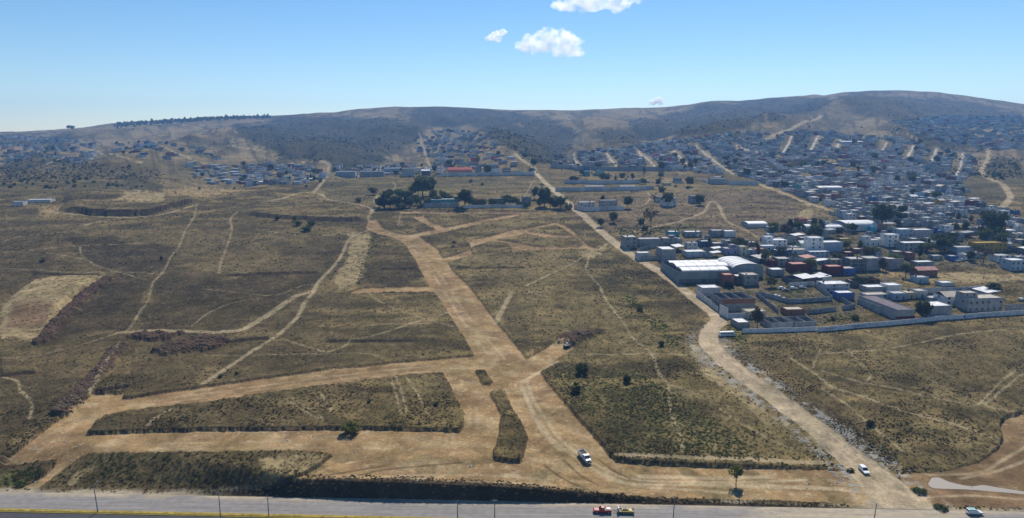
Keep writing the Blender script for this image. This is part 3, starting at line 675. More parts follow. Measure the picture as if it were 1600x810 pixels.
def scatter(name, source, pts, scales, label, cat, spread_z=0.0):
    """one stuff object: the source mesh set at every point through geometry nodes"""
    n = len(pts); me = bpy.data.meshes.new(name); me.vertices.add(n); me.vertices.foreach_set('co', np.asarray(pts, np.float32).reshape(-1))
    a = me.attributes.new('size', 'FLOAT', 'POINT'); a.data.foreach_set('value', np.asarray(scales, np.float32))
    a = me.attributes.new('turn', 'FLOAT', 'POINT'); a.data.foreach_set('value', RNG.uniform(0, 6.283, n).astype(np.float32))
    o = link_mesh(name, me, None, label=label, cat=cat, kind='stuff')
    src = bpy.data.objects.new(name + '_source', source)
    ng = bpy.data.node_groups.new(name, 'GeometryNodeTree')
    ng.interface.new_socket('Geometry', in_out='INPUT', socket_type='NodeSocketGeometry'); ng.interface.new_socket('Geometry', in_out='OUTPUT', socket_type='NodeSocketGeometry')
    N = ng.nodes; Lk = ng.links
    gi = N.new('NodeGroupInput'); go = N.new('NodeGroupOutput'); ip = N.new('GeometryNodeInstanceOnPoints'); ob = N.new('GeometryNodeObjectInfo'); ob.inputs['Object'].default_value = src
    s = N.new('GeometryNodeInputNamedAttribute'); s.data_type = 'FLOAT'; s.inputs[0].default_value = 'size'
    t = N.new('GeometryNodeInputNamedAttribute'); t.data_type = 'FLOAT'; t.inputs[0].default_value = 'turn'
    cx = N.new('ShaderNodeCombineXYZ'); Lk.new(t.outputs[0], cx.inputs[2])
    Lk.new(gi.outputs[0], ip.inputs['Points']); Lk.new(ob.outputs['Geometry'], ip.inputs['Instance']); Lk.new(cx.outputs[0], ip.inputs['Rotation']); Lk.new(s.outputs[0], ip.inputs['Scale'])
    Lk.new(ip.outputs[0], go.inputs[0])
    md = o.modifiers.new('scatter', 'NODES'); md.node_group = ng
    return o

# ------------------------------------------------------------------ scrub on the fields and hills
VX = XX.reshape(-1); VY = YY.reshape(-1)
lum = Pc.mean(1)
I_ = INFO
inside = (np.abs(VX / VY) < 0.84) & (VY > 185) & (VY < 3000) & (I_['dh'] > 1.0)
openg = inside & (I_['dirt'] < 0.25) & (I_['road'] < 0.1) & (I_['pud'] < 0.1) & (I_['sp'] < 0.5) & (lum < 0.215)
patch = sstep(0.44, 0.60, fbm(VX / 18, VY / 18, 131, 4)); fieldw = openg & (VY < 950)
def pick(p, n, jx=0.5, jy=0.8):
    p = p / p.sum(); idx = RNG.choice(len(p), size=n, replace=False, p=p)
    x = VX[idx] + RNG.uniform(-jx, jx, n) * VY[idx] / 300; y = VY[idx] + RNG.uniform(-jy, jy, n) * VY[idx] / 260
    return idx, x, y, ground(x, y)
green_zone = np.zeros(len(VX))
for k, p in GREENS: green_zone = np.maximum(green_zone, k * sstep(-3, 4, poly_sd(I_['px'], I_['py'], p)))
verge = (I_['px'] < 540) & (I_['py'] > 704)
dense = np.where(verge, 0.3, 1) * np.clip(sstep(640, 1000, I_['px']) * sstep(380, 420, I_['py']) * 0.9 + sstep(560, 640, I_['py']) * 0.6 + 0.25, 0, 1.3)
w = fieldw * (0.10 + patch) * dense * (0.6 + 0.8 * (lum < 0.11))
idx, x, y, z = pick(w.astype(float), 30000)
sc = RNG.uniform(0.3, 0.85, len(idx)) * np.clip(VY[idx] / 420, 0.8, 1.7) * (0.7 + 0.6 * RNG.random(len(idx)) ** 3)
third = len(idx) // 2
for k in range(2):
    sl = slice(k * third, (k + 1) * third)
    scatter('scrub', clump('scrub_clump', 46, 0.75, 0.62, 0.17, M['shrub'], 50 + k), np.stack([x, y, z - 0.05], 1)[sl], sc[sl],
            ['low grey olive scrub dotted over the open fields', 'taller dark scrub scattered over the open fields'][k], 'scrub')
w = fieldw * (0.3 + (1 - patch)) * (I_['py'] > 300)
idx, x, y, z = pick(w.astype(float), 22000)
scatter('dry_grass', blades('grass_tuft', 22, 0.55, 0.55, M['straw'], 3), np.stack([x, y, z], 1), RNG.uniform(0.6, 1.5, len(idx)) * np.clip(VY[idx] / 380, 0.8, 1.8), 'dry straw coloured grass tufts over the fields', 'grass')
w = inside * (I_['dirt'] < 0.2) * (I_['road'] < 0.1) * (VY < 700) * (0.015 * patch + green_zone)
idx, x, y, z = pick(w.astype(float), 3600)
scatter('green_weeds', clump('weed_clump', 40, 0.75, 0.5, 0.17, M['shrub_green'], 9), np.stack([x, y, z - 0.05], 1), RNG.uniform(0.5, 1.2, len(idx)) * np.clip(VY[idx] / 380, 0.8, 1.6), 'fresh green weeds in patches beside the dirt road', 'weeds')
# brush on the cut above the highway and at the foot of the field edges
bankw = ((I_['dh'] > 0.8) & (I_['dh'] < np.interp(I_['px'], [300, 800, 1000, 1300], [8, 7, 4, 2.5])) & (I_['px'] > 320) & (I_['px'] < 1330) & (VY < 240)).astype(float)
idx, x, y, z = pick(bankw, 900)
scatter('bank_brush', clump('brush_clump', 46, 0.7, 0.6, 0.17, M['shrub'], 12), np.stack([x, y, z - 0.1], 1), RNG.uniform(0.35, 0.8, len(idx)), 'dark brush clinging to the cut above the highway', 'brush')
w = inside * (VY > 900) * (VY < 2980) * (0.04 + 1.0 * I_['dk'] + 0.25 * sstep(0.55, 0.7, fbm(VX / 60, VY / 60, 141, 3)))
idx, x, y, z = pick(w.astype(float), 15000)
scatter('hillside_scrub', clump('hill_scrub_clump', 60, 1.6, 1.3, 0.42, M['shrub'], 14), np.stack([x, y, z - 0.1], 1), RNG.uniform(0.35, 1.05, len(idx)), 'dark scrub covering the slopes of the hills', 'scrub')
w = inside * (VY > 800) * (VY < 2950) * (0.01 + 0.6 * sstep(0.5, 0.9, I_['dk']) * sstep(0.5, 0.6, fbm(VX / 45, VY / 45, 142, 3)) + 0.07 * (poly_sd(I_['px'], I_['py'], SCRUBDARK[4][1]) > 0))
idx, x, y, z = pick(w.astype(float), 1300)
scatter('hillside_trees', clump('hill_tree_clump', 90, 2.3, 3.2, 0.55, M['leaf_dark'], 15), np.stack([x, y, z - 0.1], 1), RNG.uniform(0.45, 1.3, len(idx)), 'far dark trees and tall bushes spread over the hillsides', 'trees')
# wood along the skyline on the left
sx = RNG.uniform(178, 425, 520); sy = np.interp(sx, [178, 340, 425], [193.5, 184, 182.2]) + np.abs(RNG.normal(0, 1.6, 520)) * np.interp(sx, [178, 300, 425], [2.2, 1.2, 0.6]) + 0.8
wx, wy = world_at(sx, sy)
scatter('ridge_wood', clump('ridge_tree_clump', 110, 3.2, 7.5, 0.9, M['leaf_dark'], 16), np.stack([wx, wy, ground(wx, wy) - 0.2], 1), RNG.uniform(0.45, 1.0, len(wx)) + 1.3 * RNG.random(len(wx)) ** 4, 'belt of dark trees along the skyline on the left', 'wood')

# ------------------------------------------------------------------ mesh builder
class MB:
    def __init__(s): s.V = []; s.F = []; s.S = []
    def box(s, x0, x1, y0, y1, z0, z1):
        i = len(s.V); s.V += [(x, y, z) for z in (z0, z1) for y in (y0, y1) for x in (x0, x1)]
        s.F += [tuple(i + k for k in f) for f in ((0, 2, 3, 1), (4, 5, 7, 6), (0, 1, 5, 4), (2, 6, 7, 3), (0, 4, 6, 2), (1, 3, 7, 5))]; return s
    def prism(s, prof, y0, y1, inset=0.0, top=None):
        """profile in x-z extruded along y; optional narrowing of points above 'top'"""
        i = len(s.V); n = len(prof)
        for y, sg in ((y0, 1), (y1, -1)):
            for x, z in prof: s.V.append((x, y + (sg * inset if top is not None and z > top else 0), z))
        s.F.append(tuple(i + k for k in range(n))); s.F.append(tuple(i + n + n - 1 - k for k in range(n)))
        for k in range(n): s.F.append((i + k, i + n + k, i + n + (k + 1) % n, i + (k + 1) % n)[::-1])
        return s
    def tube(s, a, b, r0, r1=None, n=10, caps=True):
        a = Vector(a); b = Vector(b); d = (b - a).normalized(); e = d.orthogonal().normalized(); f = d.cross(e); r1 = r0 if r1 is None else r1
        i = len(s.V)
        for p, r in ((a, r0), (b, r1)):
            for k in range(n):
                t = 6.28318 * k / n; s.V.append(tuple(p + (e * math.cos(t) + f * math.sin(t)) * r))
        for k in range(n): s.F.append((i + k, i + (k + 1) % n, i + n + (k + 1) % n, i + n + k))
        if caps: s.F.append(tuple(i + k for k in range(n))[::-1]); s.F.append(tuple(i + n + k for k in range(n)))
        return s
    def quad(s, *p):
        i = len(s.V); s.V += [tuple(q) for q in p]; s.F.append(tuple(range(i, i + len(p)))); return s
    def mesh(s, name, material=None):
        me = bpy.data.meshes.new(name); me.from_pydata(s.V, [], s.F)
        if material is not None: me.materials.append(material)
        bm = bmesh.new(); bm.from_mesh(me); bmesh.ops.recalc_face_normals(bm, faces=bm.faces); bm.to_mesh(me); bm.free()
        me.update(); return me
    def build(s, name, material, parent=None, **k):
        me = s.mesh(name, material); o = bpy.data.objects.new(name, me); COL.objects.link(o); o.parent = parent; tag(o, **k); return o
def empty(name, loc, rz=0, label=None, cat=None, group=None, scale=None):
    o = bpy.data.objects.new(name, None); COL.objects.link(o); o.empty_display_size = 0.5
    o.location = loc; o.rotation_euler = (0, 0, rz); tag(o, label, cat, None, group)
    if scale is not None: o.scale = scale
    return o
def put(name, me, parent, loc=(0, 0, 0), rz=0, scale=None, rot=None):
    o = bpy.data.objects.new(name, me); COL.objects.link(o); o.parent = parent; o.location = loc; o.rotation_euler = rot or (0, 0, rz)
    if scale is not None: o.scale = scale
    return o
def bevel(o, w=0.04, seg=2):
    md = o.modifiers.new('bevel', 'BEVEL'); md.width = w; md.segments = seg; md.limit_method = 'ANGLE'; return o
def spot(px, py):
    X, Y = world_at(px, py); return float(X[0]), float(Y[0])
def spot3(px, py):
    x, y = spot(px, py); return x, y, ground_z(x, y)
def heading(a, b):
    """rotation about z that turns +x from pixel a towards pixel b on the ground"""
    A = spot(*a); B = spot(*b); return math.atan2(B[1] - A[1], B[0] - A[0])

def gloss(name, col, rough=0.35, spec=0.5, metal=0.0):
    def f(nt, b):
        g = nt.nodes.new('ShaderNodeNewGeometry'); n = noise_node(nt, 1.4, 4, g.outputs['Position'])
        r = ramp(nt, n.outputs[0], [(0.35, grey(0.78)), (0.6, grey(1.0))]); nt.links.new(mul(nt, col, r.outputs[0], 0.6), b.inputs['Base Color'])
        b.inputs['Roughness'].default_value = rough; b.inputs['Specular IOR Level'].default_value = spec; b.inputs['Metallic'].default_value = metal
    return mat(name, f)
M['white_paint'] = gloss('white_paint', (0.72, 0.72, 0.70)); M['red_paint'] = gloss('red_paint', (0.36, 0.035, 0.035)); M['pink_paint'] = gloss('faded_red_paint', (0.52, 0.22, 0.20), 0.6)
M['yellow_paint'] = gloss('yellow_machine_paint', (0.50, 0.34, 0.05), 0.5); M['tyre'] = gloss('tyre_rubber', (0.02, 0.02, 0.02), 0.85, 0.2); M['rim'] = gloss('grey_rim', (0.35, 0.35, 0.35), 0.4)
M['glass'] = gloss('dark_glass', (0.018, 0.022, 0.028), 0.12, 0.6); M['dark_metal'] = gloss('dark_metal', (0.05, 0.05, 0.055), 0.6); M['lamp'] = gloss('lamp_lens', (0.6, 0.6, 0.55), 0.2, 0.6)
M['tail'] = gloss('red_lens', (0.35, 0.02, 0.02), 0.25, 0.6); M['soil_load'] = painted('soil_load', (0.13, 0.09, 0.055), 1.5, 0.7); M['steel_grey'] = gloss('grey_steel', (0.26, 0.27, 0.28), 0.5)
M['silver_paint'] = gloss('silver_paint', (0.45, 0.46, 0.48), 0.3); M['dark_paint'] = gloss('dark_paint', (0.035, 0.04, 0.05), 0.35); M['blue_paint'] = gloss('blue_paint', (0.05, 0.13, 0.36), 0.4)
M['concrete_post'] = painted('grey_concrete_post', (0.26, 0.25, 0.23), 1.0, 0.5); M['wire'] = gloss('black_wire', (0.02, 0.02, 0.02), 0.8)

def wheel_set(root, xs, ys, r, w):
    ty = MB().tube((0, -w / 2, 0), (0, w / 2, 0), r, n=16).mesh('tyre', M['tyre']); rm = MB().tube((0, -w / 2 - .015, 0), (0, w / 2 + .015, 0), r * .55, n=12).mesh('rim', M['rim'])
    for x in xs:
        for y in ys:
            t = put('wheel', ty, root, (x, y, r)); put('rim', rm, t)
def car(px, py, rz, paint, label, kind='sedan', cat='car', group=None, s=1.0):
    x, y, z = spot3(px, py)
    root = empty('parked_car' if group else 'car', (x, y, z + 0.02), rz, label, cat, group, (s, s, s))
    if kind == 'pickup':
        body = [(-2.65, .45), (-2.65, .98), (-.75, 1.0), (.75, 1.0), (2.2, .95), (2.62, .8), (2.65, .45)]
        cab = [(-.75, .99), (-.55, 1.68), (.35, 1.70), (1.0, 1.0)]; hl = 2.65
    else:
        body = [(-2.2, .4), (-2.22, .85), (-1.6, .95), (1.0, .92), (2.05, .78), (2.2, .6), (2.18, .4)]
        cab = [(-1.75, .93), (-1.15, 1.42), (.25, 1.45), (1.05, .91)] if kind == 'sedan' else [(-2.1, .93), (-1.95, 1.55), (.2, 1.6), (1.05, .91)]; hl = 2.2
    b = bevel(MB().prism(body, -.88, .88).build('body', paint, root), .07)
    bevel(MB().prism(cab, -.84, .84, .14, 1.2).build('cabin', paint, root), .05)
    g = MB(); (x0, z0), (x1, z1), (x2, z2), (x3, z3) = cab
    def lerp(a, c, t): return a + (c - a) * t
    g.quad(*[(lerp(x2, x3, t) + .03, sy * lerp(.64, .74, t), lerp(z2, z3, t) + .02) for t, sy in ((.1, -1), (.1, 1), (.92, 1), (.92, -1))]); g.build('windscreen', M['glass'], root)
    g = MB(); g.quad(*[(lerp(x1, x0, t) - .03, sy * lerp(.64, .74, t), lerp(z1, z0, t) + .02) for t, sy in ((.1, 1), (.1, -1), (.85, -1), (.85, 1))]); g.build('rear_window', M['glass'], root)
    for sy in (-1, 1):
        zt, zb = z1 - .06, 1.02
        g = MB(); g.quad(*[(lerp(x0, x1, .55), sy * .80, zb), (lerp(x3, x2, .45), sy * .80, zb), (x2 - .08, sy * .725, zt), (x1 + .1, sy * .725, zt)]); g.build('side_window', M['glass'], root)
        MB().box(hl - .12, hl + .02, sy * .68 - .16, sy * .68 + .16, .60, .74).build('headlight', M['lamp'], root)
        MB().box(-hl - .03, -hl + .1, sy * .7 - .12, sy * .7 + .12, .62, .82).build('tail_light', M['tail'], root)
    if kind == 'pickup':
        MB().box(-2.55, -.85, -.72, .72, .985, 1.02).build('cargo_bed', M['dark_metal'], root)
        for sy in (-1, 1): MB().box(-2.64, -.78, sy * .86 - .05, sy * .86 + .05, .96, 1.14).build('bed_side', paint, root)
        MB().box(-2.67, -2.57, -.8, .8, .9, 1.14).build('tailgate', paint, root)
    wheel_set(root, (-1.4 * hl / 2.2, 1.35 * hl / 2.2), (-.78, .78), .34 if kind != 'pickup' else .39, .22)
    return root

# dump truck at work in the avenue
hz = heading((905, 690), (926, 716))
x, y, z = spot3(914, 713)
dt = empty('dump_truck', (x, y, z + .03), hz, 'white dump truck driving down the wide dirt avenue, its tipper loaded with soil', 'dump truck', scale=(.93, .93, .93))
MB().box(-3.9, 3.2, -.42, .42, .62, .92).build('chassis', M['dark_metal'], dt)
tb = MB(); tb.box(-3.95, .55, -1.22, -1.12, 1.0, 2.3).box(-3.95, .55, 1.12, 1.22, 1.0, 2.3).box(-3.95, .55, -1.12, 1.12, 1.0, 1.12); tb.box(-3.95, -3.85, -1.12, 1.12, 1.12, 2.25).box(.45, .55, -1.12, 1.12, 1.12, 2.45)
body = bevel(tb.build('tipper_body', M['white_paint'], dt), .02, 1)
for k in range(6):
    for y0, y1 in ((1.221, 1.28), (-1.28, -1.221)): MB().box(-3.7 + k * .8, -3.58 + k * .8, y0, y1, 1.0, 2.28).build('rib', M['white_paint'], body)
lm = MB(); nx, ny = 8, 5
for i in range(nx + 1):
    for j in range(ny + 1): lm.V.append((-3.84 + i * 4.28 / nx, -1.11 + j * 2.22 / ny, 1.75 + .35 * math.sin(math.pi * i / nx) * math.sin(math.pi * j / ny) + random.uniform(-.06, .06)))
for i in range(nx):
    for j in range(ny): q = i * (ny + 1) + j; lm.F.append((q, q + ny + 1, q + ny + 2, q + 1))
lm.build('soil_load', M['soil_load'], dt)
bevel(MB().prism([(.75, .75), (.75, 2.62), (1.85, 2.62), (2.15, 1.75), (2.15, .75)], -1.08, 1.08, .06, 2.0).build('cab', M['white_paint'], dt), .06)
bevel(MB().prism([(2.15, .7), (2.15, 1.7), (3.25, 1.5), (3.45, 1.3), (3.45, .7)], -.88, .88).build('bonnet', M['white_paint'], dt), .08)
MB().box(.3, 1.0, -1.12, 1.12, 2.47, 2.56).build('cab_shield', M['white_paint'], dt)
MB().quad((2.17, -.92, 1.82), (2.17, .92, 1.82), (1.92, .86, 2.52), (1.92, -.86, 2.52)).build('windscreen', M['glass'], dt)
for sy in (-1, 1):
    MB().quad((1.0, sy * 1.09, 1.75), (1.95, sy * 1.09, 1.75), (1.78, sy * 1.035, 2.45), (1.0, sy * 1.035, 2.45)).build('side_window', M['glass'], dt)
    MB().box(3.42, 3.5, sy * .66 - .14, sy * .66 + .14, .95, 1.15).build('headlight', M['lamp'], dt)
    MB().box(2.2, 3.3, sy * 1.0 - .14, sy * 1.0 + .14, 1.08, 1.16).build('mudguard', M['white_paint'], dt)
    MB().box(2.05, 2.15, sy * 1.28 - .1, sy * 1.28 + .1, 1.7, 2.15).build('mirror', M['dark_metal'], dt)
MB().box(3.45, 3.62, -1.1, 1.1, .5, .82).build('bumper', M['steel_grey'], dt); MB().box(3.451, 3.47, -.45, .45, .86, 1.28).build('grille', M['dark_metal'], dt)
wheel_set(dt, (2.75, -1.6, -2.9), (-.98, .98), .52, .34)

car(1350, 737, heading((1340, 722), (1356, 739)), M['white_paint'], 'white car coming down the unpaved road near the highway junction', 'wagon', s=1.08)
# red pickup and trailer on the highway
HROT = math.atan2(HD[1], HD[0])
def on_highway(px, o):
    lo, hi = -290.0, 290.0
    for _ in range(40):
        m = (lo + hi) / 2; X, Y, _z = hw(m, o)
        if float(project(np.array(X), np.array(Y), np.array(0.0))[0]) < px: lo = m
        else: hi = m
    return hw(lo, o, .025)
px_o = 4.6
p = on_highway(941, px_o)
rp = car(941, 793, HROT + math.pi, M['red_paint'], 'red pickup truck towing a yellow trailer along the highway', 'pickup', cat='pickup truck'); rp.location = p
rp.children[0].material_slots[0].material = M['red_paint']
MB().box(.95, 2.3, -.7, .7, 1.0, 1.03).build('bonnet_panel', M['pink_paint'], rp); MB().box(-.5, .3, -.6, .6, 1.70, 1.73).build('roof_panel', M['pink_paint'], rp)
MB().box(-2.3, -1.2, -.5, .5, 1.03, 1.28).build('covered_load', M['white_paint'], rp)
p = on_highway(976.5, px_o)
tr = empty('utility_trailer', p, HROT + math.pi, 'yellow framed trailer carrying machinery behind the red pickup on the highway', 'trailer')
MB().box(-2.6, 2.1, -.95, .95, .55, .68).build('deck', M['dark_metal'], tr)
MB().tube((2.1, .5, .6), (3.5, 0, .55), .05).tube((2.1, -.5, .6), (3.5, 0, .55), .05).build('drawbar', M['dark_metal'], tr)
for sy in (-1, 1): MB().box(-2.6, 2.1, sy * .97 - .05, sy * .97 + .05, .68, .95).build('side_rail', M['yellow_paint'], tr)
MB().box(1.75, 2.15, -.9, .9, .69, 1.75).build('toolbox', M['steel_grey'], tr)
MB().box(-.9, .9, -.55, .55, .7, 1.25).build('engine_housing', M['yellow_paint'], tr); MB().box(-.7, .7, -.45, .45, 1.251, 1.36).build('engine_cover', M['dark_metal'], tr)
bx = MB(); bx.tube((-2.5, -.9, .65), (-2.5, -.9, 1.9), .04).tube((-2.5, .9, .65), (-2.5, .9, 1.9), .04).tube((-2.5, -.9, 1.9), (-2.5, .9, 1.9), .04); bx.build('rear_frame', M['yellow_paint'], tr)
MB().box(-1.9, -1.15, -.6, .6, .7, 1.0).build('bucket', M['yellow_paint'], tr)
wheel_set(tr, (-.45, .45), (-.98, .98), .34, .2)
pv_ = car(1522, 806, HROT, M['white_paint'], 'pale car on the highway cut off by the frame in the bottom right corner', 'wagon'); pv_.location = on_highway(1522, 1.4)
MB().box(-1.7, .1, -.7, .7, 1.6, 1.63).build('roof_panel', gloss('teal_paint', (0.25, 0.48, 0.45)), pv_)
car(892, 319, heading((892, 319), (912, 338)), M['dark_paint'], 'dark car far up the unpaved road beside the walled compound', 'wagon', s=1.2)
car(1597, 470, R(10), M['white_paint'], 'white car parked at the right edge above the painted wall', 'wagon')

# excavator on the spoil heap at the end of the side spur
x, y, z = spot3(886, 541); ex = empty('excavator', (x, y, z), R(35), 'dark excavator working at the soil heap where the side spur ends', 'excavator', scale=(.82, .82, .82))
for sy in (-1, 1):
    bevel(MB().prism([(-1.7, .1), (-1.9, .45), (-1.6, .8), (1.6, .8), (1.9, .45), (1.7, .1)], sy * 1.1 - .28, sy * 1.1 + .28).build('track', M['tyre'], ex), .05)
bevel(MB().box(-1.9, 1.1, -1.2, 1.2, .95, 1.9).build('engine_housing', M['dark_metal'], ex), .08)
cb = bevel(MB().prism([(.1, 1.0), (.1, 2.75), (1.25, 2.75), (1.6, 1.9), (1.6, 1.0)], .35, 1.25).build('cab', M['white_paint'], ex), .05)
MB().quad((1.62, .42, 1.3), (1.62, 1.18, 1.3), (1.3, 1.18, 2.65), (1.3, .42, 2.65)).build('cab_window', M['glass'], cb)
MB().tube((1.0, -.2, 1.6), (3.3, -.2, 3.6), .22, .18, 6).build('boom', M['dark_metal'], ex); MB().tube((3.3, -.2, 3.6), (4.6, -.2, 1.7), .17, .13, 6).build('stick', M['dark_metal'], ex)
MB().prism([(4.3, .7), (4.2, 1.5), (4.7, 1.8), (5.1, 1.1), (4.9, .6)], -.7, .3).build('bucket', M['dark_metal'], ex)

# abandoned white minibus body in the weeds
x, y, z = spot3(1136, 525); mbz = R(6)
mb = empty('minibus', (x, y, z - .15), mbz, 'old white minibus body standing in the weeds beside the road bend', 'minibus')
bevel(MB().prism([(-4.0, .4), (-4.0, 2.35), (3.3, 2.4), (3.9, 1.5), (4.0, .4)], -1.05, 1.05, .08, 1.6).build('body', M['white_paint'], mb), .1)
for k in range(6): MB().box(-3.6 + k * 1.12, -2.7 + k * 1.12, -1.06, -1.045, 1.4, 2.05).build('window', M['glass'], mb)
MB().box(-3.9, 3.7, -1.064, -1.052, .8, 1.05).build('stripe', M['blue_paint'], mb)
MB().quad((3.95, -.9, 1.5), (3.95, .9, 1.5), (3.4, .85, 2.28), (3.4, -.85, 2.28)).build('windscreen', M['glass'], mb)
wheel_set(mb, (-2.6, 2.5), (-.9, .9), .42, .26)

# ------------------------------------------------------------------ poles along the highway
def pole(px, o, h, arm, label, lean=0.0, base=None):
    p = on_highway(px, o) if base is None else base
    r = empty('utility_pole', (p[0], p[1], p[2] - .02), 0, label, 'pole'); r.rotation_euler = (0, lean, 0)
    MB().tube((0, 0, -.4), (0, 0, h), .16, .10, 8).build('pole', M['concrete_post'], r)
    if arm == 'lamp':
        a = MB().tube((0, 0, h - .3), (0, 1.6, h + .25), .05, .04, 6).build('arm', M['concrete_post'], r); bevel(MB().box(-.14, .14, 1.5, 2.2, h + .18, h + .32).build('lamp_head', M['steel_grey'], a), .03)
    if arm == 'cross':
        a = MB().box(-.9, .9, -.06, .06, h - .45, h - .31).build('cross_arm', M['concrete_post'], r)
        for k in (-.8, 0, .8): MB().tube((k, 0, h - .31), (k, 0, h - .1), .05, .04, 6).build('insulator', M['steel_grey'], a)
    return r
pole(153, 10.3, 8.4, 'lamp', 'leftmost pole of the highway median, standing before the brushy slope', R(-2.5))
pole(345, 13.5, 9.0, 'cross', 'pole with cross arm left of the long dark cut, second from the left')
pole(420, 10.3, 6.2, 'plain', 'short pole of the median near the left end of the dark cut')
pole(715, 10.5, 6.2, 'plain', 'short bare pole below the island of scrub in the avenue')
pole(773, 11.4, 7.2, 'cross', 'pole with cross arm just right of the short bare pole')
pole(1051, 11.5, 9.4, 'plain', 'tall pole standing between the yellow trailer and the lone tree', R(1.5))
pole(1363, 11.5, 8.2, 'plain', 'tall leaning pole at the mouth of the unpaved road', R(3))
pole(1217, 12.5, 4.2, 'plain', 'low pole below the lone tree at the bottom edge')

# ------------------------------------------------------------------ buildings
def block_wall(name, col, line):
    """concrete block: faint course lines with grain and stains"""
    def f(nt, b):
        g = nt.nodes.new('ShaderNodeNewGeometry'); oi = nt.nodes.new('ShaderNodeObjectInfo')
        n1 = noise_node(nt, 0.35, 5, g.outputs['Position']); n2 = noise_node(nt, 3.0, 3, g.outputs['Position'])
        mp = nt.nodes.new('ShaderNodeMapping'); mp.inputs['Scale'].default_value = (1.6, 1.6, 0.22); nt.links.new(g.outputs['Position'], mp.inputs[0]); n3 = noise_node(nt, 1.0, 4, mp.outputs[0])
        r1 = ramp(nt, n1.outputs[0], [(0.33, grey(0.62)), (0.64, grey(1.12))]); r2 = ramp(nt, n2.outputs[0], [(0.3, grey(0.8)), (0.7, grey(1.15))]); r3 = ramp(nt, n3.outputs[0], [(0.33, grey(0.66)), (0.58, grey(1.0))])
        rr = ramp(nt, oi.outputs['Random'], [(0.0, grey(0.72)), (1.0, grey(1.2))])
        c = mul(nt, col, r1.outputs[0], line); c = mul(nt, c, r2.outputs[0], 0.6); c = mul(nt, c, r3.outputs[0], 0.7); c = mul(nt, c, rr.outputs[0], 0.8)
        nt.links.new(c, b.inputs['Base Color']); b.inputs['Roughness'].default_value = 0.92
    return mat(name, f)
WALLS = dict(grey=(0.33, 0.325, 0.318), pale=(0.54, 0.53, 0.51), white=(0.70, 0.69, 0.67), cream=(0.58, 0.50, 0.34), maroon=(0.17, 0.035, 0.035), brick=(0.30, 0.13, 0.085), blue=(0.08, 0.14, 0.34), sky=(0.36, 0.43, 0.50),
             salmon=(0.52, 0.26, 0.18), green=(0.30, 0.45, 0.34), teal=(0.08, 0.30, 0.32), ochre=(0.47, 0.30, 0.05), pink=(0.52, 0.13, 0.20), lilac=(0.36, 0.32, 0.42), dark=(0.13, 0.13, 0.135), turquoise=(0.05, 0.38, 0.50))
for k, c in WALLS.items(): M['w_' + k] = block_wall(k + '_masonry', c, 0.75 if k in ('grey', 'dark', 'brick') else 0.45)
ROOFS = dict(concrete=(0.50, 0.485, 0.455), white=(0.78, 0.78, 0.77), tan=(0.52, 0.46, 0.37), pinkish=(0.50, 0.27, 0.23), red=(0.40, 0.09, 0.07), greyroof=(0.33, 0.33, 0.335), purple=(0.17, 0.14, 0.16))
for k, c in ROOFS.items(): M['r_' + k] = painted(k + '_roof', c, 0.45, 0.6, 0.85, 0.55)
M['frame_conc'] = painted('bare_concrete_frame', (0.34, 0.33, 0.32), 0.7, 0.4); M['tank_black'] = gloss('black_plastic_tank', (0.015, 0.015, 0.018), 0.5); M['door_metal'] = painted('painted_metal_door', (0.16, 0.15, 0.15), 0.8, 0.4)
M['pane'] = gloss('window_glass', (0.022, 0.026, 0.034), 0.15, 0.6); M['film'] = painted('greenhouse_film', (0.52, 0.54, 0.55), 0.25, 0.25, 0.55, 0.8, 0.4); M['netting'] = painted('grey_green_netting', (0.235, 0.265, 0.275), 0.3, 0.5)
M['white_wash'] = painted('whitewashed_wall', (0.62, 0.63, 0.66), 0.6, 0.6, 0.9, 0.6); M['lettering'] = painted('blue_lettering', (0.04, 0.07, 0.30), 0.9, 0.5); M['lettering_dark'] = painted('dark_lettering', (0.06, 0.065, 0.09), 0.9, 0.5)
WIN = MB().box(-.62, .62, -.05, .0, -.08, .0).box(-.62, .62, -.05, 0, 1.1, 1.16).box(-.62, -.55, -.05, 0, 0, 1.1).box(.55, .62, -.05, 0, 0, 1.1).mesh('window', M['frame_conc'])
PANE = MB().box(-.55, .55, -.012, .02, 0, 1.1).mesh('pane', M['pane'])
DOOR = MB().box(-.5, .5, -.03, .02, 0, 2.1).mesh('door', M['door_metal'])
TANK = MB().tube((0, 0, 0), (0, 0, 1.25), .55, .52, 12).tube((0, 0, 1.25), (0, 0, 1.45), .52, .22, 12).mesh('water_tank', M['tank_black'])
TANKW = MB().tube((0, 0, 0), (0, 0, 1.25), .55, .52, 12).tube((0, 0, 1.25), (0, 0, 1.45), .52, .22, 12).mesh('water_tank', M['white_paint'])
YAW = R(7.0)
FOOT = []                                         # footprints already taken: x, y, radius
HOUSES = []                                       # (root, px, py, noun, description)
def px_scale(x, y, z): return FPX / (y * CP - (z - CAM_H) * SP)
def ring(w, d, h, par=.35, t=.18, foot=1.6):
    m = MB(); o = [(-w/2, 0), (w/2, 0), (w/2, d), (-w/2, d)]; n = [(-w/2+t, t), (w/2-t, t), (w/2-t, d-t), (-w/2+t, d-t)]
    V = [(x, y, -foot) for x, y in o] + [(x, y, h + par) for x, y in o] + [(x, y, h + par) for x, y in n] + [(x, y, h - .3) for x, y in n]
    F = []
    for k in range(4):
        j = (k + 1) % 4; F += [(k, j, 4 + j, 4 + k), (4 + k, 4 + j, 8 + j, 8 + k), (8 + k, 8 + j, 12 + j, 12 + k)]
    m.V = V; m.F = F; return m
def roof_slab(w, d, h, t=.18): return MB().box(-w/2 + t + .01, w/2 - t - .01, t + .01, d - t - .01, h - .2, h)
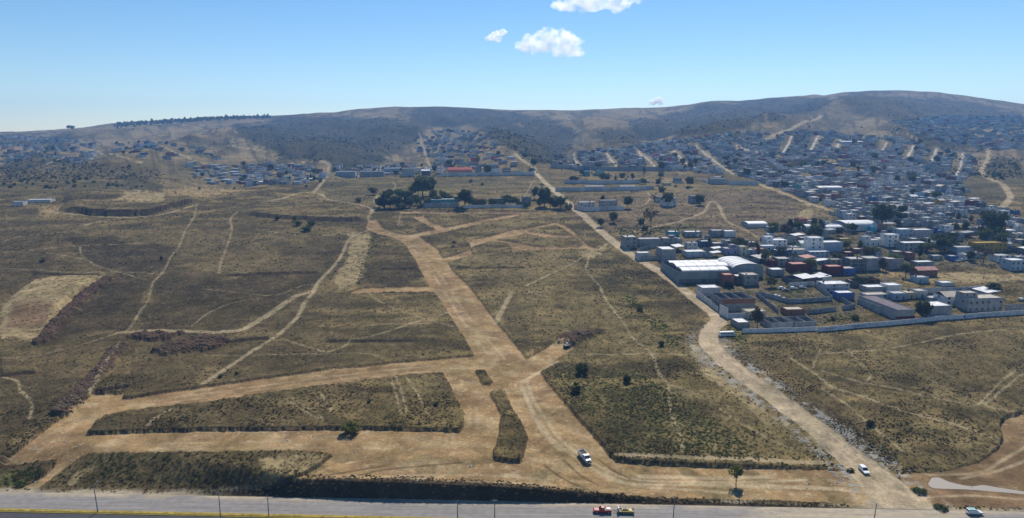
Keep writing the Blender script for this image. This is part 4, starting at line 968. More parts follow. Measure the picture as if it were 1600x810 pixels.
def house(x, y, z, yaw, w, d, h, wall, roof, label=None, style='flat', wins=True, tank=0, upper=None, door=True, name='house', cat='house', frame=False, rnd=None, detail=True, yard=0):
    r = rnd or random
    root = empty(name, (x, y, z), yaw, label, cat)
    if style == 'open': h_r = .15
    wmesh = ring(w, d, h, .35 if style == 'flat' else 0.0); wl_ = wmesh.build('wall', M['w_' + wall], root)
    if style == 'flat': roof_slab(w, d, h).build('roof', M['r_' + roof], root)
    elif style == 'shed':
        s = .12 * d; MB().prism([(-.4, h + .02), (-.4, h + .12), (d + .4, h + s + .12), (d + .4, h + s + .02)], -w/2 - .35, w/2 + .35).build('roof', M['r_' + roof], root).rotation_euler = (0, 0, 0)
        ro = root.children[-1]; ro.matrix_local = Matrix(((0, -1, 0, 0), (1, 0, 0, 0), (0, 0, 1, 0), (0, 0, 0, 1)))
    elif style == 'gable':
        rise = min(w, d) * .22
        g = MB(); g.prism([(-w/2 - .4, h), (0, h + rise), (w/2 + .4, h), (w/2 + .4, h - .14), (0, h + rise - .14), (-w/2 - .4, h - .14)], -.4, d + .4) if d >= w else g.prism([(-.4, h), (d/2, h + rise), (d + .4, h), (d + .4, h - .14), (d/2, h + rise - .14), (-.4, h - .14)], -w/2 - .4, w/2 + .4)
        ro = g.build('roof', M['r_' + roof], root)
        if d < w: ro.matrix_local = Matrix(((0, -1, 0, 0), (1, 0, 0, 0), (0, 0, 1, 0), (0, 0, 0, 1)))
    elif style == 'open':
        for k in range(int(w // 6)): MB().box(-w/2 + 6*(k+1) - .09, -w/2 + 6*(k+1) + .09, .2, d - .2, 0, h - .2).build('partition', M['w_' + wall], root)
        MB().box(-w/2 + .19, w/2 - .19, .19, d - .19, .0, .06).build('floor_slab', M['r_tan'], root)
    n_st = max(1, int(round(h / 3.0)))
    if wins:
        n = max(1, int(w // 3.6)); dn = r.randrange(n) if door else -1
        for s in range(n_st):
            for k in range(n):
                cx = -w/2 + (k + .5) * w / n
                if s == 0 and k == dn: put('door', DOOR, root, (cx, -.0, 0.0), scale=(1, 1, min(1, h / 2.6))); continue
                if r.random() < .82:
                    zz = s * (h / n_st) + .95
                    wv = put('window', WIN, root, (cx, 0, zz), scale=(1.15, 1, 1.1))
                    if detail: put('pane', PANE, wv)
                    else: wv.data = PANE
        if d > 5 and r.random() < .7:
            wv = put('window', WIN, root, (-w/2, d * r.uniform(.3, .7), (n_st - 1) * (h / n_st) + .95), rz=-math.pi/2, scale=(1.1, 1, 1.05)); put('pane', PANE, wv)
    if frame:
        nb = max(2, int(w // 3.8)); fm = MB()
        for k in range(nb + 1):
            cx = -w/2 + k * w / nb; cx = min(max(cx, -w/2 + .13), w/2 - .13); MB().box(cx - .13, cx + .13, -.045, .0, -1.5, h + .352).build('column', M['frame_conc'], root)
        for s in range(1, n_st + 1): MB().box(-w/2 + .02, w/2 - .02, -.03, .0, s * h / n_st - .25, s * h / n_st).build('beam', M['frame_conc'], root)
        nd = max(1, int(d // 5))
        for k in range(nd + 1):
            cy = min(max(k * d / nd, .13), d - .13); MB().box(-w/2 - .045, -w/2, cy - .13, cy + .13, -1.5, h + .352).build('column', M['frame_conc'], root)
    if tank and style == 'flat':
        for k in range(tank): put('water_tank', TANK if r.random() < .75 else TANKW, root, (r.uniform(-w/2 + 1, w/2 - 1), r.uniform(d * .3, d * .8), h))
    if yard:
        yd = yard
        MB().box(-w/2 - 1.0, w/2 + 1.0, -yd - .18, -yd, -1.4, 1.9).build('yard_wall', M['w_' + ('grey' if r.random() < .8 else 'pale')], root)
        MB().box(-w/2 - 1.0, -w/2 - .82, -yd + .01, d, -1.4, 1.9).build('yard_wall', M['w_grey'], root)
    if upper:
        uw, uh, ox = upper; uw = uw * w; ud = d * .6; ux = ox * (w - uw) / 2
        u = ring(uw, ud, uh, .25, .18, 0.0); V = [(a + ux, b + d * .38, c + h + .005) for a, b, c in u.V]; u.V = V; us = u.build('upper_storey', M['w_' + wall], root)
        rs = roof_slab(uw, ud, uh); rs.V = [(a + ux, b + d * .38, c + h) for a, b, c in rs.V]; rs.build('upper_roof', M['r_' + roof], us)
        for k in range(max(1, int(uw // 3.5))):
            wv = put('window', WIN, us, (ux - uw/2 + (k + .5) * uw / max(1, int(uw // 3.5)), d * .38, h + .95)); wv.data = PANE
    return root
def near_house(x0, x1, yb, hp, d, wall, roof, label, style='flat', yaw=None, **k):
    px = (x0 + x1) / 2; x, y, z = spot3(px, yb); s = px_scale(x, y, z); w = (x1 - x0) / s * .98; h = max(2.2, hp / s * .98 - .35)
    yw = YAW if yaw is None else R(yaw)
    cx = x - math.sin(yw) * d / 2; cy = y + math.cos(yw) * d / 2
    FOOT.append((cx, cy, max(w, d) * .5, (w, d, yw)))
    return house(x, y, z, yw, w, d, h, wall, roof, label, style, rnd=random.Random(int(x0 * 7 + yb)), **k)
NEAR = [
 (976,996,388,18,12,'grey','concrete','grey block house at the far end of the row beside the unpaved road','flat',dict(tank=1,frame=True)),
 (998,1034,385,12,9,'grey','concrete','long grey block building right of the row-end house by the unpaved road','flat',dict(frame=True,wins=False)),
 (1035,1060,383,11,9,'grey','tan','grey house with black tank at the right end of the long block building','flat',dict(tank=1)),
 (996,1016,406,12,7,'pale','white','small pale house at the roadside corner of the L-shaped compound','flat',dict(wins=False)),
 (1034,1056,409,20,14,'grey','white','tall plain grey block house with white roof inside the roadside compound','flat',dict(frame=True,wins=False)),
 (1045,1062,371,9,8,'teal','white','dark teal fronted house with white roof below the airy lone tree','flat',dict(tank=1)),
 (1070,1098,370,8,8,'grey','white','long low house with white roof and a round white tank in front','flat',dict(tank=1)),
 (1112,1132,370,10,8,'grey','concrete','left one of two joined grey houses at the edge of the brown field','flat',dict()),
 (1132,1150,371,10,8,'pale','white','right one of two joined grey houses at the edge of the brown field','flat',dict(wins=False)),
 (1033,1046,378,7,7,'pale','white','small white roofed house behind the tall plain block house','flat',dict()),
 (1047,1066,382,9,8,'grey','concrete','grey house with two roof tiers between the teal house and the pale shed','flat',dict(upper=(.5,2.3,-1))),
 (1040,1064,391,7,6,'dark','white','dark shed with wide white roof behind the tall plain block house','shed',dict(wins=False)),
 (1072,1104,402,9,10,'pale','white','long pale block shed with white roof directly behind the arched greenhouse','flat',dict(wins=False,frame=True)),
 (1104,1118,401,7,6,'grey','white','small shed at the right end of the long pale block shed','shed',dict(wins=False)),
 (1106,1120,393,6,6,'grey','white','small white roofed shed behind the right end of the long block shed','shed',dict(wins=False)),
 (1094,1113,386,9,8,'blue','concrete','blue fronted house with black tank on the roof, behind the greenhouse','flat',dict(tank=1)),
 (1114,1131,388,8,8,'grey','tan','grey house between the blue fronted house and the lilac house','flat',dict()),
 (1132,1155,398,10,8,'lilac','concrete','lilac grey house right behind the rear vault of the greenhouse','flat',dict(upper=(.5,2.3,1))),
 (1156,1168,399,14,8,'cream','tan','narrow two storey cream house behind the greenhouse','flat',dict()),
 (1168,1180,398,8,7,'sky','concrete','pale blue house right of the narrow cream house','flat',dict()),
 (1180,1197,397,8,7,'salmon','pinkish','salmon orange house behind the right vault of the greenhouse','flat',dict()),
 (1190,1213,392,8,7,'white','white','white house with dark porch openings in front of the four window house','flat',dict()),
 (1197,1231,386,11,9,'white','white','long white house with four square windows and a small upper room','flat',dict(upper=(.4,2.4,-1),door=False)),
 (1212,1238,400,9,8,'blue','white','house with blue front and white canopy right of the porch house','flat',dict()),
 (1165,1195,407,6,8,'grey','concrete','low grey house with curved pale roof right behind the greenhouse arch','shed',dict(wins=False)),
 (1205,1226,432,11,8,'grey','white','grey shed touching the right end of the greenhouse','flat',dict(wins=False,frame=True)),
 (1204,1214,417,10,6,'maroon','pinkish','small dark red house squeezed beside the greenhouse arch','flat',dict(wins=False)),
 (1215,1236,416,12,9,'grey','concrete','grey block house left of the long maroon building','flat',dict(frame=True)),
 (1131,1147,447,18,8,'brick','pinkish','brown house with pink roof behind trees in front of the greenhouse','flat',dict()),
 (1149,1162,444,13,7,'dark','white','dark narrow house between the brown house and the tan roofed house','flat',dict(tank=1)),
 (1162,1186,446,17,9,'grey','tan','grey two storey house with tan roof and black tank before the greenhouse','flat',dict(tank=1)),
 (1096,1126,463,14,9,'pale','white','pale house with bright white roof at the top corner of the road compound','flat',dict(wins=False)),
 (1126,1181,487,22,16,'grey','concrete','large roofless workshop with a band of red brick above grey wall','open',dict(wins=False,frame=True)),
 (1166,1198,498,12,7,'cream','tan','low yellowish house in front of the roofless brick workshop','flat',dict()),
 (1152,1172,514,11,9,'grey','white','small grey shed with brilliant white roof at the road bend','flat',dict(wins=False)),
 (1203,1240,516,13,12,'grey','concrete','unfinished grey block house with columns, left half of the pair by the wall','open',dict(wins=False,frame=True)),
 (1241,1277,515,14,11,'grey','concrete','unfinished grey block house with a brown hut on top, beside the painted wall','open',dict(wins=False,frame=True)),
 (1228,1258,494,11,7,'brick','tan','brown hut with pale flat roof behind the unfinished block houses','flat',dict()),
 (1287,1329,456,13,10,'pale','white','pale house with white roof and black tank above the weedy yard','flat',dict(tank=1,frame=True)),
 (1308,1336,469,12,7,'blue','white','house with bright blue lower wall and white canopy','flat',dict()),
 (1232,1262,441,9,8,'dark','white','left one of the long white roofed carports beyond the maroon building','shed',dict(wins=False)),
 (1262,1284,440,9,8,'dark','white','right one of the long white roofed carports, next to the white gable','shed',dict(wins=False)),
 (1284,1299,441,10,8,'white','white','small white gabled shed at the right end of the carports','gable',dict(wins=False)),
 (1330,1348,449,10,7,'dark','tan','dark grey hut just right of the pale tank house','flat',dict(wins=False)),
 (1353,1386,458,10,8,'grey','white','grey house with open white roof sheets among low houses','flat',dict(wins=False)),
 (1352,1390,467,7,7,'pale','tan','low long pale house in front of the grey house with roof sheets','flat',dict()),
 (1386,1410,458,13,8,'pale','white','pale cubic house left of the twin gable cottage','flat',dict(wins=False)),
 (1395,1418,469,11,7,'sky','concrete','bluish house in front of the pale cubic house','flat',dict()),
 (1416,1432,467,10,7,'cream','tan','cream cottage with black tank between bluish house and windowed house','flat',dict(tank=1)),
 (1432,1449,466,12,7,'pale','concrete','pale house with three dark windows under the long grey wall','flat',dict()),
 (1432,1452,443,10,7,'sky','concrete','small bluish house above the long grey wall','flat',dict(tank=1)),
 (1470,1492,448,6,6,'pale','white','low white roofed house peeping over the long grey wall','flat',dict(wins=False)),
 (1400,1429,502,19,34,'grey','purple','big block warehouse with dark roof and red gate beside the painted wall','flat',dict(wins=False,frame=True)),
 (1453,1488,497,20,11,'grey','white','cube shaped block house with white roof right of the dark round tree','flat',dict(wins=False,frame=True)),
 (1452,1474,472,7,6,'sky','concrete','low sky blue house behind the cube shaped block house','flat',dict()),
 (1475,1511,477,15,10,'white','tan','white pitched roof house with red base line','gable',dict()),
 (1512,1546,462,9,8,'grey','white','house under a broad white canopy behind the long two storey house','shed',dict(wins=False)),
 (1508,1570,487,22,10,'grey','tan','long two storey grey house near the right end of the painted wall','flat',dict(upper=(.4,2.5,-1))),
 (1372,1399,490,12,20,'grey','greyroof','grey annex attached to the left flank of the block warehouse','flat',dict(wins=False)),
 (1432,1466,433,12,8,'brick','pinkish','house with long faded red pitched roof beside the dirt yard','gable',dict()),
 (1264,1286,396,25,9,'white','white','tall three storey white house with round dark windows','flat',dict()),
 (1286,1318,394,16,10,'sky','white','blue grey industrial block right of the tall white house','flat',dict(wins=False,frame=True)),
 (1264,1297,404,11,6,'sky','white','low white and blue house in front of the tall white house','flat',dict()),
 (1236,1270,427,15,9,'maroon','pinkish','long dark maroon building in the middle of the near town','flat',dict(wins=False)),
 (1293,1318,430,14,8,'maroon','pinkish','red house standing against a bright blue house','flat',dict(wins=False)),
 (1318,1338,430,11,8,'blue','tan','bright blue house joined to the red house','flat',dict()),
 (1327,1352,424,20,10,'dark','concrete','left half of the big dark grey block building with littered roof','flat',dict(frame=True,tank=1)),
 (1352,1377,423,20,10,'grey','concrete','right half of the big dark grey block building','flat',dict(wins=False,frame=True)),
 (1321,1335,402,8,6,'maroon','tan','small maroon house between hedge and grey block building','flat',dict()),
 (1250,1265,388,9,7,'green','white','mint green cottage left of the tall white house','gable',dict(wins=False)),
 (1230,1263,398,8,8,'pale','tan','long pale house left below the mint green cottage','flat',dict(tank=1)),
 (1241,1265,408,7,7,'pale','pinkish','low house with pink sheet roof behind the maroon building','shed',dict(wins=False)),
 (1350,1378,385,10,8,'white','concrete','house with dark balcony over a white wall in the middle town','flat',dict(upper=(.5,2.5,-1))),
 (1384,1404,386,20,8,'white','white','white three storey house with balconies right of the middle town','flat',dict()),
 (1404,1427,371,13,9,'sky','white','blue grey house with blue gate left of the white roofed block','flat',dict()),
 (1427,1459,371,12,9,'pale','white','wide block with white roof above the long grey yard wall','flat',dict(wins=False,frame=True)),
 (1410,1451,392,13,9,'grey','white','long grey house with stepped white roofs left of the round green tree','flat',dict()),
 (1521,1576,394,15,8,'ochre','ochre_r','long mustard yellow building behind the round trees','flat',dict(door=False)),
 (1493,1523,396,10,8,'sky','concrete','blue grey hall between the round tree and the yellow building','flat',dict(wins=False)),
 (1577,1603,423,17,9,'sky','white','pale blue house with balcony cut by the right edge','flat',dict()),
 (1556,1580,410,11,8,'pale','concrete','pale house left of the balcony house at the right edge','flat',dict()),
 (1385,1412,421,17,9,'grey','concrete','grey block house behind the lone tree of the dirt yard','flat',dict(wins=False,frame=True)),
 (1431,1461,417,8,7,'grey','white','low grey house with white sheets behind the red roofed house','flat',dict()),
 (1484,1498,408,8,6,'blue','concrete','small blue house among the parked cars','flat',dict()),
 (1312,1331,378,5,6,'ochre','tan','low yellow fronted house behind the blue grey industrial block','flat',dict(wins=False)),
 (1360,1368,364,10,5,'turquoise','concrete','narrow turquoise house under the white vaulted hall','flat',dict(wins=False)),
 # far side of the open fields
 (1035,1058,323,13,9,'pale','white','two storey pale house alone in the brown field','flat',dict()),
 (1025,1040,316,9,8,'pale','concrete','small pale house hidden behind the field tree','flat',dict()),
 (1079,1096,318,12,8,'grey','concrete','grey house behind dark tree at the right of the brown field','flat',dict()),
 (905,930,325,9,8,'pale','white','pale house with awning inside the walled compound by the road','flat',dict(tank=1)),
 (938,965,324,11,8,'grey','concrete','grey house at the right half of the walled compound by the road','flat',dict()),
 (662,690,322,9,9,'teal','concrete','house with teal roof line behind the blue grey wall of the oasis','flat',dict(wins=False)),
 (690,716,321,9,8,'teal','white','house with green sheds at the right end of the oasis wall','flat',dict()),
 (740,760,320,8,7,'brick','red','house with red roof and blue tarpaulin in the walled row','flat',dict()),
 (765,790,319,8,7,'grey','concrete','grey house between two trees in the walled row','flat',dict()),
 (816,830,320,12,7,'grey','concrete','narrow two storey house left of the dark trees by the road','flat',dict()),
 (525,555,277,9,14,'grey','white','white roofed hall at the left end of the distant walls','flat',dict(wins=False)),
 (562,600,277,9,14,'grey','concrete','long grey hall in the middle of the distant walls','flat',dict(wins=False)),
 (628,648,276,13,14,'pale','concrete','tall pale cube block on the distant wall line','flat',dict(wins=False)),
 (600,627,272,9,14,'sky','white','bluish hall left of the tall pale cube block','flat',dict(wins=False)),
 (700,738,273,8,14,'salmon','red','long house with red roof behind the distant wall','gable',dict(wins=False)),
 (915,946,297,6,10,'pale','white','left white roofed hall inside the long school wall','flat',dict(wins=False)),
 (968,996,297,6,10,'pale','white','right white roofed hall inside the long school wall','flat',dict(wins=False)),
 (1110,1138,288,9,10,'grey','concrete','grey block row left of the pale blue wall end','flat',dict(wins=False)),
 (43,78,317,5,10,'pale','white','low hall with bright white roof at the left edge beyond the quarry','flat',dict(wins=False)),
 (20,36,322,7,8,'pale','concrete','small pale house left of the bright white roofed hall','flat',dict(wins=False)),
]
M['r_ochre_r'] = painted('ochre_roof', (0.42, 0.28, 0.08), 0.5, 0.5)
for (x0, x1, yb, hp, d, wc, rc_, lab, st, ex_) in NEAR:
    o = near_house(x0, x1, yb, hp, d, wc, rc_, lab, st, **ex_)
    HOUSES.append((o, (x0 + x1) / 2, yb - hp / 2, 'house', lab))
# red gate of the warehouse and white gate of the road compound
for o, *_ in HOUSES:
    if o['label'].startswith('big block warehouse'): MB().box(-5.6, 5.4, -.09, -.05, .0, 2.7).build('gate', M['w_maroon'], o)
    if o['label'].startswith('house with bright blue lower'): pass
    if o['label'].startswith('long low house with white roof and a round'): MB().tube((2.5, -2.2, 0), (2.5, -2.2, 1.6), .7, .7, 14).tube((2.5, -2.2, 1.6), (2.5, -2.2, 2.3), .7, .15, 14).build('cistern', M['white_paint'], o)
    if o['label'].startswith('large roofless workshop'): MB().box(-9.6, 9.6, -.12, -.05, 4.6, 7.3).build('brick_band', M['w_brick'], o)

# ------------------------------------------------------------------ arched greenhouse
x, y, z = spot3(1060, 443); gs = px_scale(x, y, z); GW, GD, GH = 82 / gs, 36.0, 19.5 / gs
gh = empty('greenhouse', (x, y, z), R(6), 'long arched greenhouse with white film roofs and grey side walls by the road', 'greenhouse')
FOOT.append((x + GW / 2, y + GD / 2, 32, (GW + 26, GD, R(6))))
nb = 7; pw = GW / nb
pm = MB().box(.05, pw - .05, 0, .12, -1.5, GH * .40).mesh('wall_panel', M['w_dark']); pm2 = MB().box(.05, pw - .05, 0, .12, GH * .40 + .05, GH).mesh('wall_panel', M['netting'])
for k in range(nb): put('wall_panel', pm, gh, (k * pw, 0, 0)); put('wall_panel', pm2, gh, (k * pw, 0, 0))
pst = MB().box(-.12, .12, -.08, .16, -1.5, GH + .1).mesh('post', M['frame_conc'])
for k in range(nb + 1): put('post', pst, gh, (k * pw, 0, 0))
MB().box(0, GW, -.06, .0, GH * .40 - .1, GH * .40 + .12).build('rail', M['frame_conc'], gh); MB().box(0, GW, -.06, .0, GH * .72, GH * .72 + .12).build('rail', M['frame_conc'], gh)
nd = 7; pd_ = GD / nd
sm = MB().box(-.06, .06, .05, pd_ - .05, -2, GH).mesh('wall_panel', M['netting']); sp_ = MB().box(-.14, .12, -.12, .12, -2, GH + .1).mesh('post', M['frame_conc'])
for k in range(nd): put('wall_panel', sm, gh, (0, k * pd_, 0))
for k in range(1, nd + 1): put('post', sp_, gh, (0, k * pd_, 0))
MB().box(.1, GW + 24, GD - .12, GD, -1.5, GH).build('rear_wall', M['netting'], gh)
def vault(name, x0, x1, y0, y1, z0, rise, axis, n=14, seams=5):
    """barrel roof: axis 'x' runs along the front, axis 'y' runs away from it"""
    m = MB(); ribs = MB()
    a0, a1 = (y0, y1) if axis == 'x' else (x0, x1); b0, b1 = (x0, x1) if axis == 'x' else (y0, y1)
    c = [(a0 + (a1 - a0) * (.5 - .5 * math.cos(math.pi * k / n)), z0 + rise * math.sin(math.pi * k / n)) for k in range(n + 1)]
    def P(a, b, zz): return (b, a, zz) if axis == 'x' else (a, b, zz)
    for k in range(n): m.quad(P(c[k][0], b0, c[k][1]), P(c[k][0], b1, c[k][1]), P(c[k+1][0], b1, c[k+1][1]), P(c[k+1][0], b0, c[k+1][1]))
    o = m.build(name, M['film'], gh)
    for p in o.data.polygons: p.use_smooth = True
    for s in range(seams + 1):
        b = b0 + (b1 - b0) * s / seams; q = MB()
        for k in range(n): q.tube(P(c[k][0], b, c[k][1] + .05), P(c[k+1][0], b, c[k+1][1] + .05), .09, n=5, caps=False)
        q.build('roof_rib', M['frame_conc'], o)
    for b in (b0 + .02, b1 - .02):
        q = MB(); q.quad(*[P(a, b, zz) for a, zz in c]); q.build('end_panel', M['netting'], o)
    return o
vault('roof_vault', 2.2, GW, .3, 12.0, GH - .1, 1.5, 'x'); vault('roof_vault', 3.0, GW + 5, 13.0, 27.0, GH - .1, 1.9, 'x'); vault('roof_vault', 3.5, GW + 5, 27.6, GD - .3, GH - .1, 1.3, 'x')
W2 = 63 / gs; fm_ = MB().box(.05, W2 / 5 - .05, 0, .12, -1.5, GH - .2).mesh('wall_panel', M['netting'])
for k in range(5): put('wall_panel', fm_, gh, (GW + .3 + k * W2 / 5, 7.0, 0))
MB().box(GW + .3 + W2 - .12, GW + .3 + W2, 7.2, GD, -1.5, GH - .2).build('side_wall', M['netting'], gh)
vault('roof_vault', GW + 5.3, GW + W2 + .3, 7.0, GD - .5, GH - .2, 3.2, 'y', seams=6)
HOUSES.append((gh, 1120, 425, 'greenhouse', 'the arched greenhouse'))

# other white vaulted halls
def hall(x0, x1, yb, hp, d, label, axis='x', rise=2.6, wall='pale'):
    x, y, z = spot3((x0 + x1) / 2, yb); s = px_scale(x, y, z); w = (x1 - x0) / s; h = hp / s
    r = empty('hall', (x, y, z), YAW, label, 'hall'); FOOT.append((x, y + d / 2, max(w, d) / 2, (w, d, YAW)))
    ring(w, d, h, .05).build('wall', M['w_' + wall], r); n = 12; m = MB()
    c = [(d * (.5 - .5 * math.cos(math.pi * k / n)), h + .06 + rise * math.sin(math.pi * k / n)) for k in range(n + 1)]
    for k in range(n): m.quad((-w/2, c[k][0], c[k][1]), (w/2, c[k][0], c[k][1]), (w/2, c[k+1][0], c[k+1][1]), (-w/2, c[k+1][0], c[k+1][1]))
    ro = m.build('roof_vault', M['film'], r)
    for b in (-w/2 + .02, w/2 - .02): MB().quad(*[(b, a, zz) for a, zz in c]).build('end_panel', M['netting'], ro)
    nb = max(2, int(w // 6))
    for k in range(nb + 1): MB().box(-w/2 + k * w/nb - .12, -w/2 + k * w/nb + .12, -.06, 0, 0, h + .03).build('post', M['frame_conc'], r)
    HOUSES.append((r, (x0 + x1) / 2, yb - hp, 'hall', label)); return r
hall(1320, 1372, 361, 9, 22, 'white vaulted hall with the widest bright roof left of the tall dark tree')
hall(1259, 1286, 363, 6, 12, 'white vaulted shed between two dark trees, left of the vaulted hall')
hall(1290, 1318, 364, 6, 12, 'white vaulted shed touching the left end of the vaulted hall')
hall(1168, 1200, 356, 5, 14, 'long white plastic tunnel at the edge of the brown field', rise=1.8)
hall(1200, 1258, 362, 4, 10, 'low white tunnel roof in front of the dark conical trees', rise=1.6)
hall(1279, 1318, 299, 5, 16, 'white roofed hall far up in the hillside town', rise=1.6)
hall(1313, 1350, 225, 3, 18, 'long white roofed hall at the top of the hillside town', rise=1.4)
# ------------------------------------------------------------------ walls
WALLOBJ = []
def wall_run(pts, hp, material, label, name='boundary_wall', t=.2, seg=4.2, pil=True, lift=0.0):
    P = to_world(pts); zs0 = ground(P[:, 0], P[:, 1]); x, y = P[0]; z = zs0[0]
    mid = P[len(P) // 2]; s = px_scale(mid[0], mid[1], zs0[len(P) // 2]); h = hp / s + lift
    r = empty(name, (x, y, z), 0, label, 'wall'); r['run'] = 1; del r['run']
    for i in range(len(P) - 1):
        a, b = P[i], P[i + 1]; L = np.hypot(*(b - a)); n = max(1, int(round(L / seg))); d = (b - a) / L; nrm = np.array([-d[1], d[0]])
        ang = math.atan2(d[1], d[0])
        for k in range(n):
            p = a + (b - a) * (k / n); q = a + (b - a) * ((k + 1) / n); m_ = (p + q) / 2; zz = ground_z(*m_); l = L / n
            o = MB().box(-l/2 + .004, l/2 - .004, -t/2, t/2, -1.2, h).build('wall_panel', material, r); o.location = (m_[0] - x, m_[1] - y, zz - z); o.rotation_euler = (0, 0, ang)
            if pil:
                o2 = MB().box(-.16, .16, -t/2 - .06, t/2 + .06, -1.2, h + .12).build('pilaster', M['frame_conc'] if material is not M['white_wash'] else M['white_wash'], r); o2.location = (p[0] - x, p[1] - y, zz - z); o2.rotation_euler = (0, 0, ang)
    WALLOBJ.append((r, P, h)); return r
G = M['w_grey']; PA = M['w_pale']
wall_run([(1160,521),(1200,520),(1240,519),(1277,517)], 7, M['white_wash'], 'whitewashed low wall under the unfinished block houses', pil=False)
pw_ = wall_run([(1278,519),(1350,512),(1390,509),(1440,504),(1500,499),(1560,494),(1640,488)], 7.5, M['white_wash'], 'long whitewashed wall with blue painted lettering along the field')
wall_run([(1088,462),(1104,473),(1122,487)], 9, PA, 'grey wall of the workshop compound along the unpaved road')
wall_run([(1137,498),(1164,497)], 8, M['white_wash'], 'short white wall closing the workshop yard', pil=False)
wall_run([(1124,490),(1137,497)], 16, M['w_white'], 'tall white metal gate wall at the workshop corner', pil=False)
wall_run([(1181,462),(1216,490)], 7, G, 'grey wall slanting along the left side of the middle plots')
wall_run([(1185,462),(1232,474),(1262,473),(1299,470)], 7, G, 'grey block wall across the front of the weedy plot')
wall_run([(1300,470),(1272,448)], 7, G, 'grey block wall along the right side of the weedy plot')
wall_run([(1232,449),(1272,447)], 7, PA, 'pale wall in front of the white roofed carports')
wall_run([(1262,491),(1306,486)], 7, G, 'long pale grey wall across the lower empty plot')
wall_run([(1316,485),(1336,482)], 7, G, 'short wall right of the dark gate in the lower plot')
wall_run([(1304,464),(1320,474),(1334,483)], 7, G, 'wall slanting down beside the house with the blue lower wall')
wall_run([(1443,459),(1490,458),(1542,455)], 9, PA, 'long grey wall above the white pitched roof house')
wall_run([(1570,488),(1640,483)], 12, G, 'grey yard wall at the right edge above the painted wall')
wall_run([(1408,379),(1459,377)], 9, G, 'grey yard wall below the white roofed block')
wall_run([(996,400),(1004,407),(1034,407)], 7, G, 'low wall around the roadside L-shaped compound')
wall_run([(1000,393),(1020,388),(1036,386)], 6, G, 'rear wall of the roadside L-shaped compound')
wall_run([(1413,425),(1460,423)], 7, G, 'grey wall behind the lone tree of the dirt yard')
wall_run([(1480,369),(1540,366)], 6, PA, 'pale wall in front of the big dark round tree')
wall_run([(661,326),(690,325),(716,325)], 7, G, 'blue grey wall in front of the oasis trees', seg=8)
wall_run([(724,327),(780,326),(822,326)], 5, PA, 'long low grey wall in front of the walled row', seg=8)
wall_run([(897,326),(912,331),(975,329)], 7, PA, 'wall around the compound beside the unpaved road', seg=8)
wall_run([(868,299),(940,299),(1000,298),(1022,296)], 6, PA, 'long blue grey school wall beyond the unpaved road', seg=9)
wall_run([(1138,289),(1186,290)], 6, PA, 'pale blue wall ending at the paved street', seg=9)
wall_run([(688,276),(760,275),(835,274)], 5, PA, 'far grey wall stretching left of the road top', seg=12, pil=False)
wall_run([(882,287),(945,288),(1000,287)], 6, PA, 'grey wall behind the long school wall', seg=10, pil=False)
wall_run([(860,262),(930,266),(1020,267),(1050,267)], 6, G, 'far grey wall at the lower edge of the hillside town', seg=12, pil=False)
# painted lettering on the long white wall: blue arrow and word blocks
LET = [((1504.5,1507.5),'arrow'),((1509.5,1521),'word'),((1528.5,1544),'word2'),((1550,1563),'word2'),((1290,1306),'dark'),((1316,1352),'blue'),((1356,1372),'blue')]
wr, WP, WH = [q for q in WALLOBJ if q[0] is pw_][0]
def wall_point(px):
    lo, hi = 0.0, 1.0; cum = np.concatenate([[0], np.cumsum(np.hypot(*(WP[1:] - WP[:-1]).T))]); Ltot = cum[-1]
    for _ in range(30):
        m_ = (lo + hi) / 2; X = np.interp(m_ * Ltot, cum, WP[:, 0]); Y = np.interp(m_ * Ltot, cum, WP[:, 1])
        if float(project(np.array(X), np.array(Y), np.array(10.0))[0]) < px: lo = m_
        else: hi = m_
    i = min(len(WP) - 2, max(0, np.searchsorted(cum, lo * Ltot) - 1)); d = WP[i + 1] - WP[i]
    return X, Y, math.atan2(d[1], d[0])
for (a, b), kind in LET:
    X0, Y0, an = wall_point(a); X1, Y1, an = wall_point(b); L = math.hypot(X1 - X0, Y1 - Y0); cx, cy = (X0 + X1) / 2, (Y0 + Y1) / 2; zz = ground_z(cx, cy)
    m = MB(); r = random.Random(int(a)); yy = -.125
    if kind == 'arrow': m.quad((-L/2 - .5, yy, WH * .5), (L/2 + .3, yy, .1), (L/2, yy, WH * .5), (L/2 + .3, yy, WH - .1))
    else:
        u = -L/2
        while u < L/2 - .3:
            wdt = r.uniform(.32, .55); hh = r.uniform(.7, .95) if kind != 'word2' else r.uniform(.45, .6)
            z0 = WH * .5 - hh/2
            m.quad((u, yy, z0), (u + .12, yy, z0), (u + .12, yy, z0 + hh), (u, yy, z0 + hh))
            if r.random() < .7: m.quad((u + .13, yy, z0 + hh - .14), (u + wdt, yy, z0 + hh - .14), (u + wdt, yy, z0 + hh), (u + .13, yy, z0 + hh))
            if r.random() < .6: m.quad((u + wdt - .12, yy, z0), (u + wdt, yy, z0), (u + wdt, yy, z0 + hh - .15), (u + wdt - .12, yy, z0 + hh - .15))
            if r.random() < .5: m.quad((u + .13, yy, z0), (u + wdt - .13, yy, z0), (u + wdt - .13, yy, z0 + .13), (u + .13, yy, z0 + .13))
            u += wdt + .18
    o = m.build('lettering', M['lettering'] if kind in ('arrow', 'word', 'blue') else M['lettering_dark'], wr); o.location = (cx - wr.location.x, cy - wr.location.y, zz - wr.location.z); o.rotation_euler = (0, 0, an)

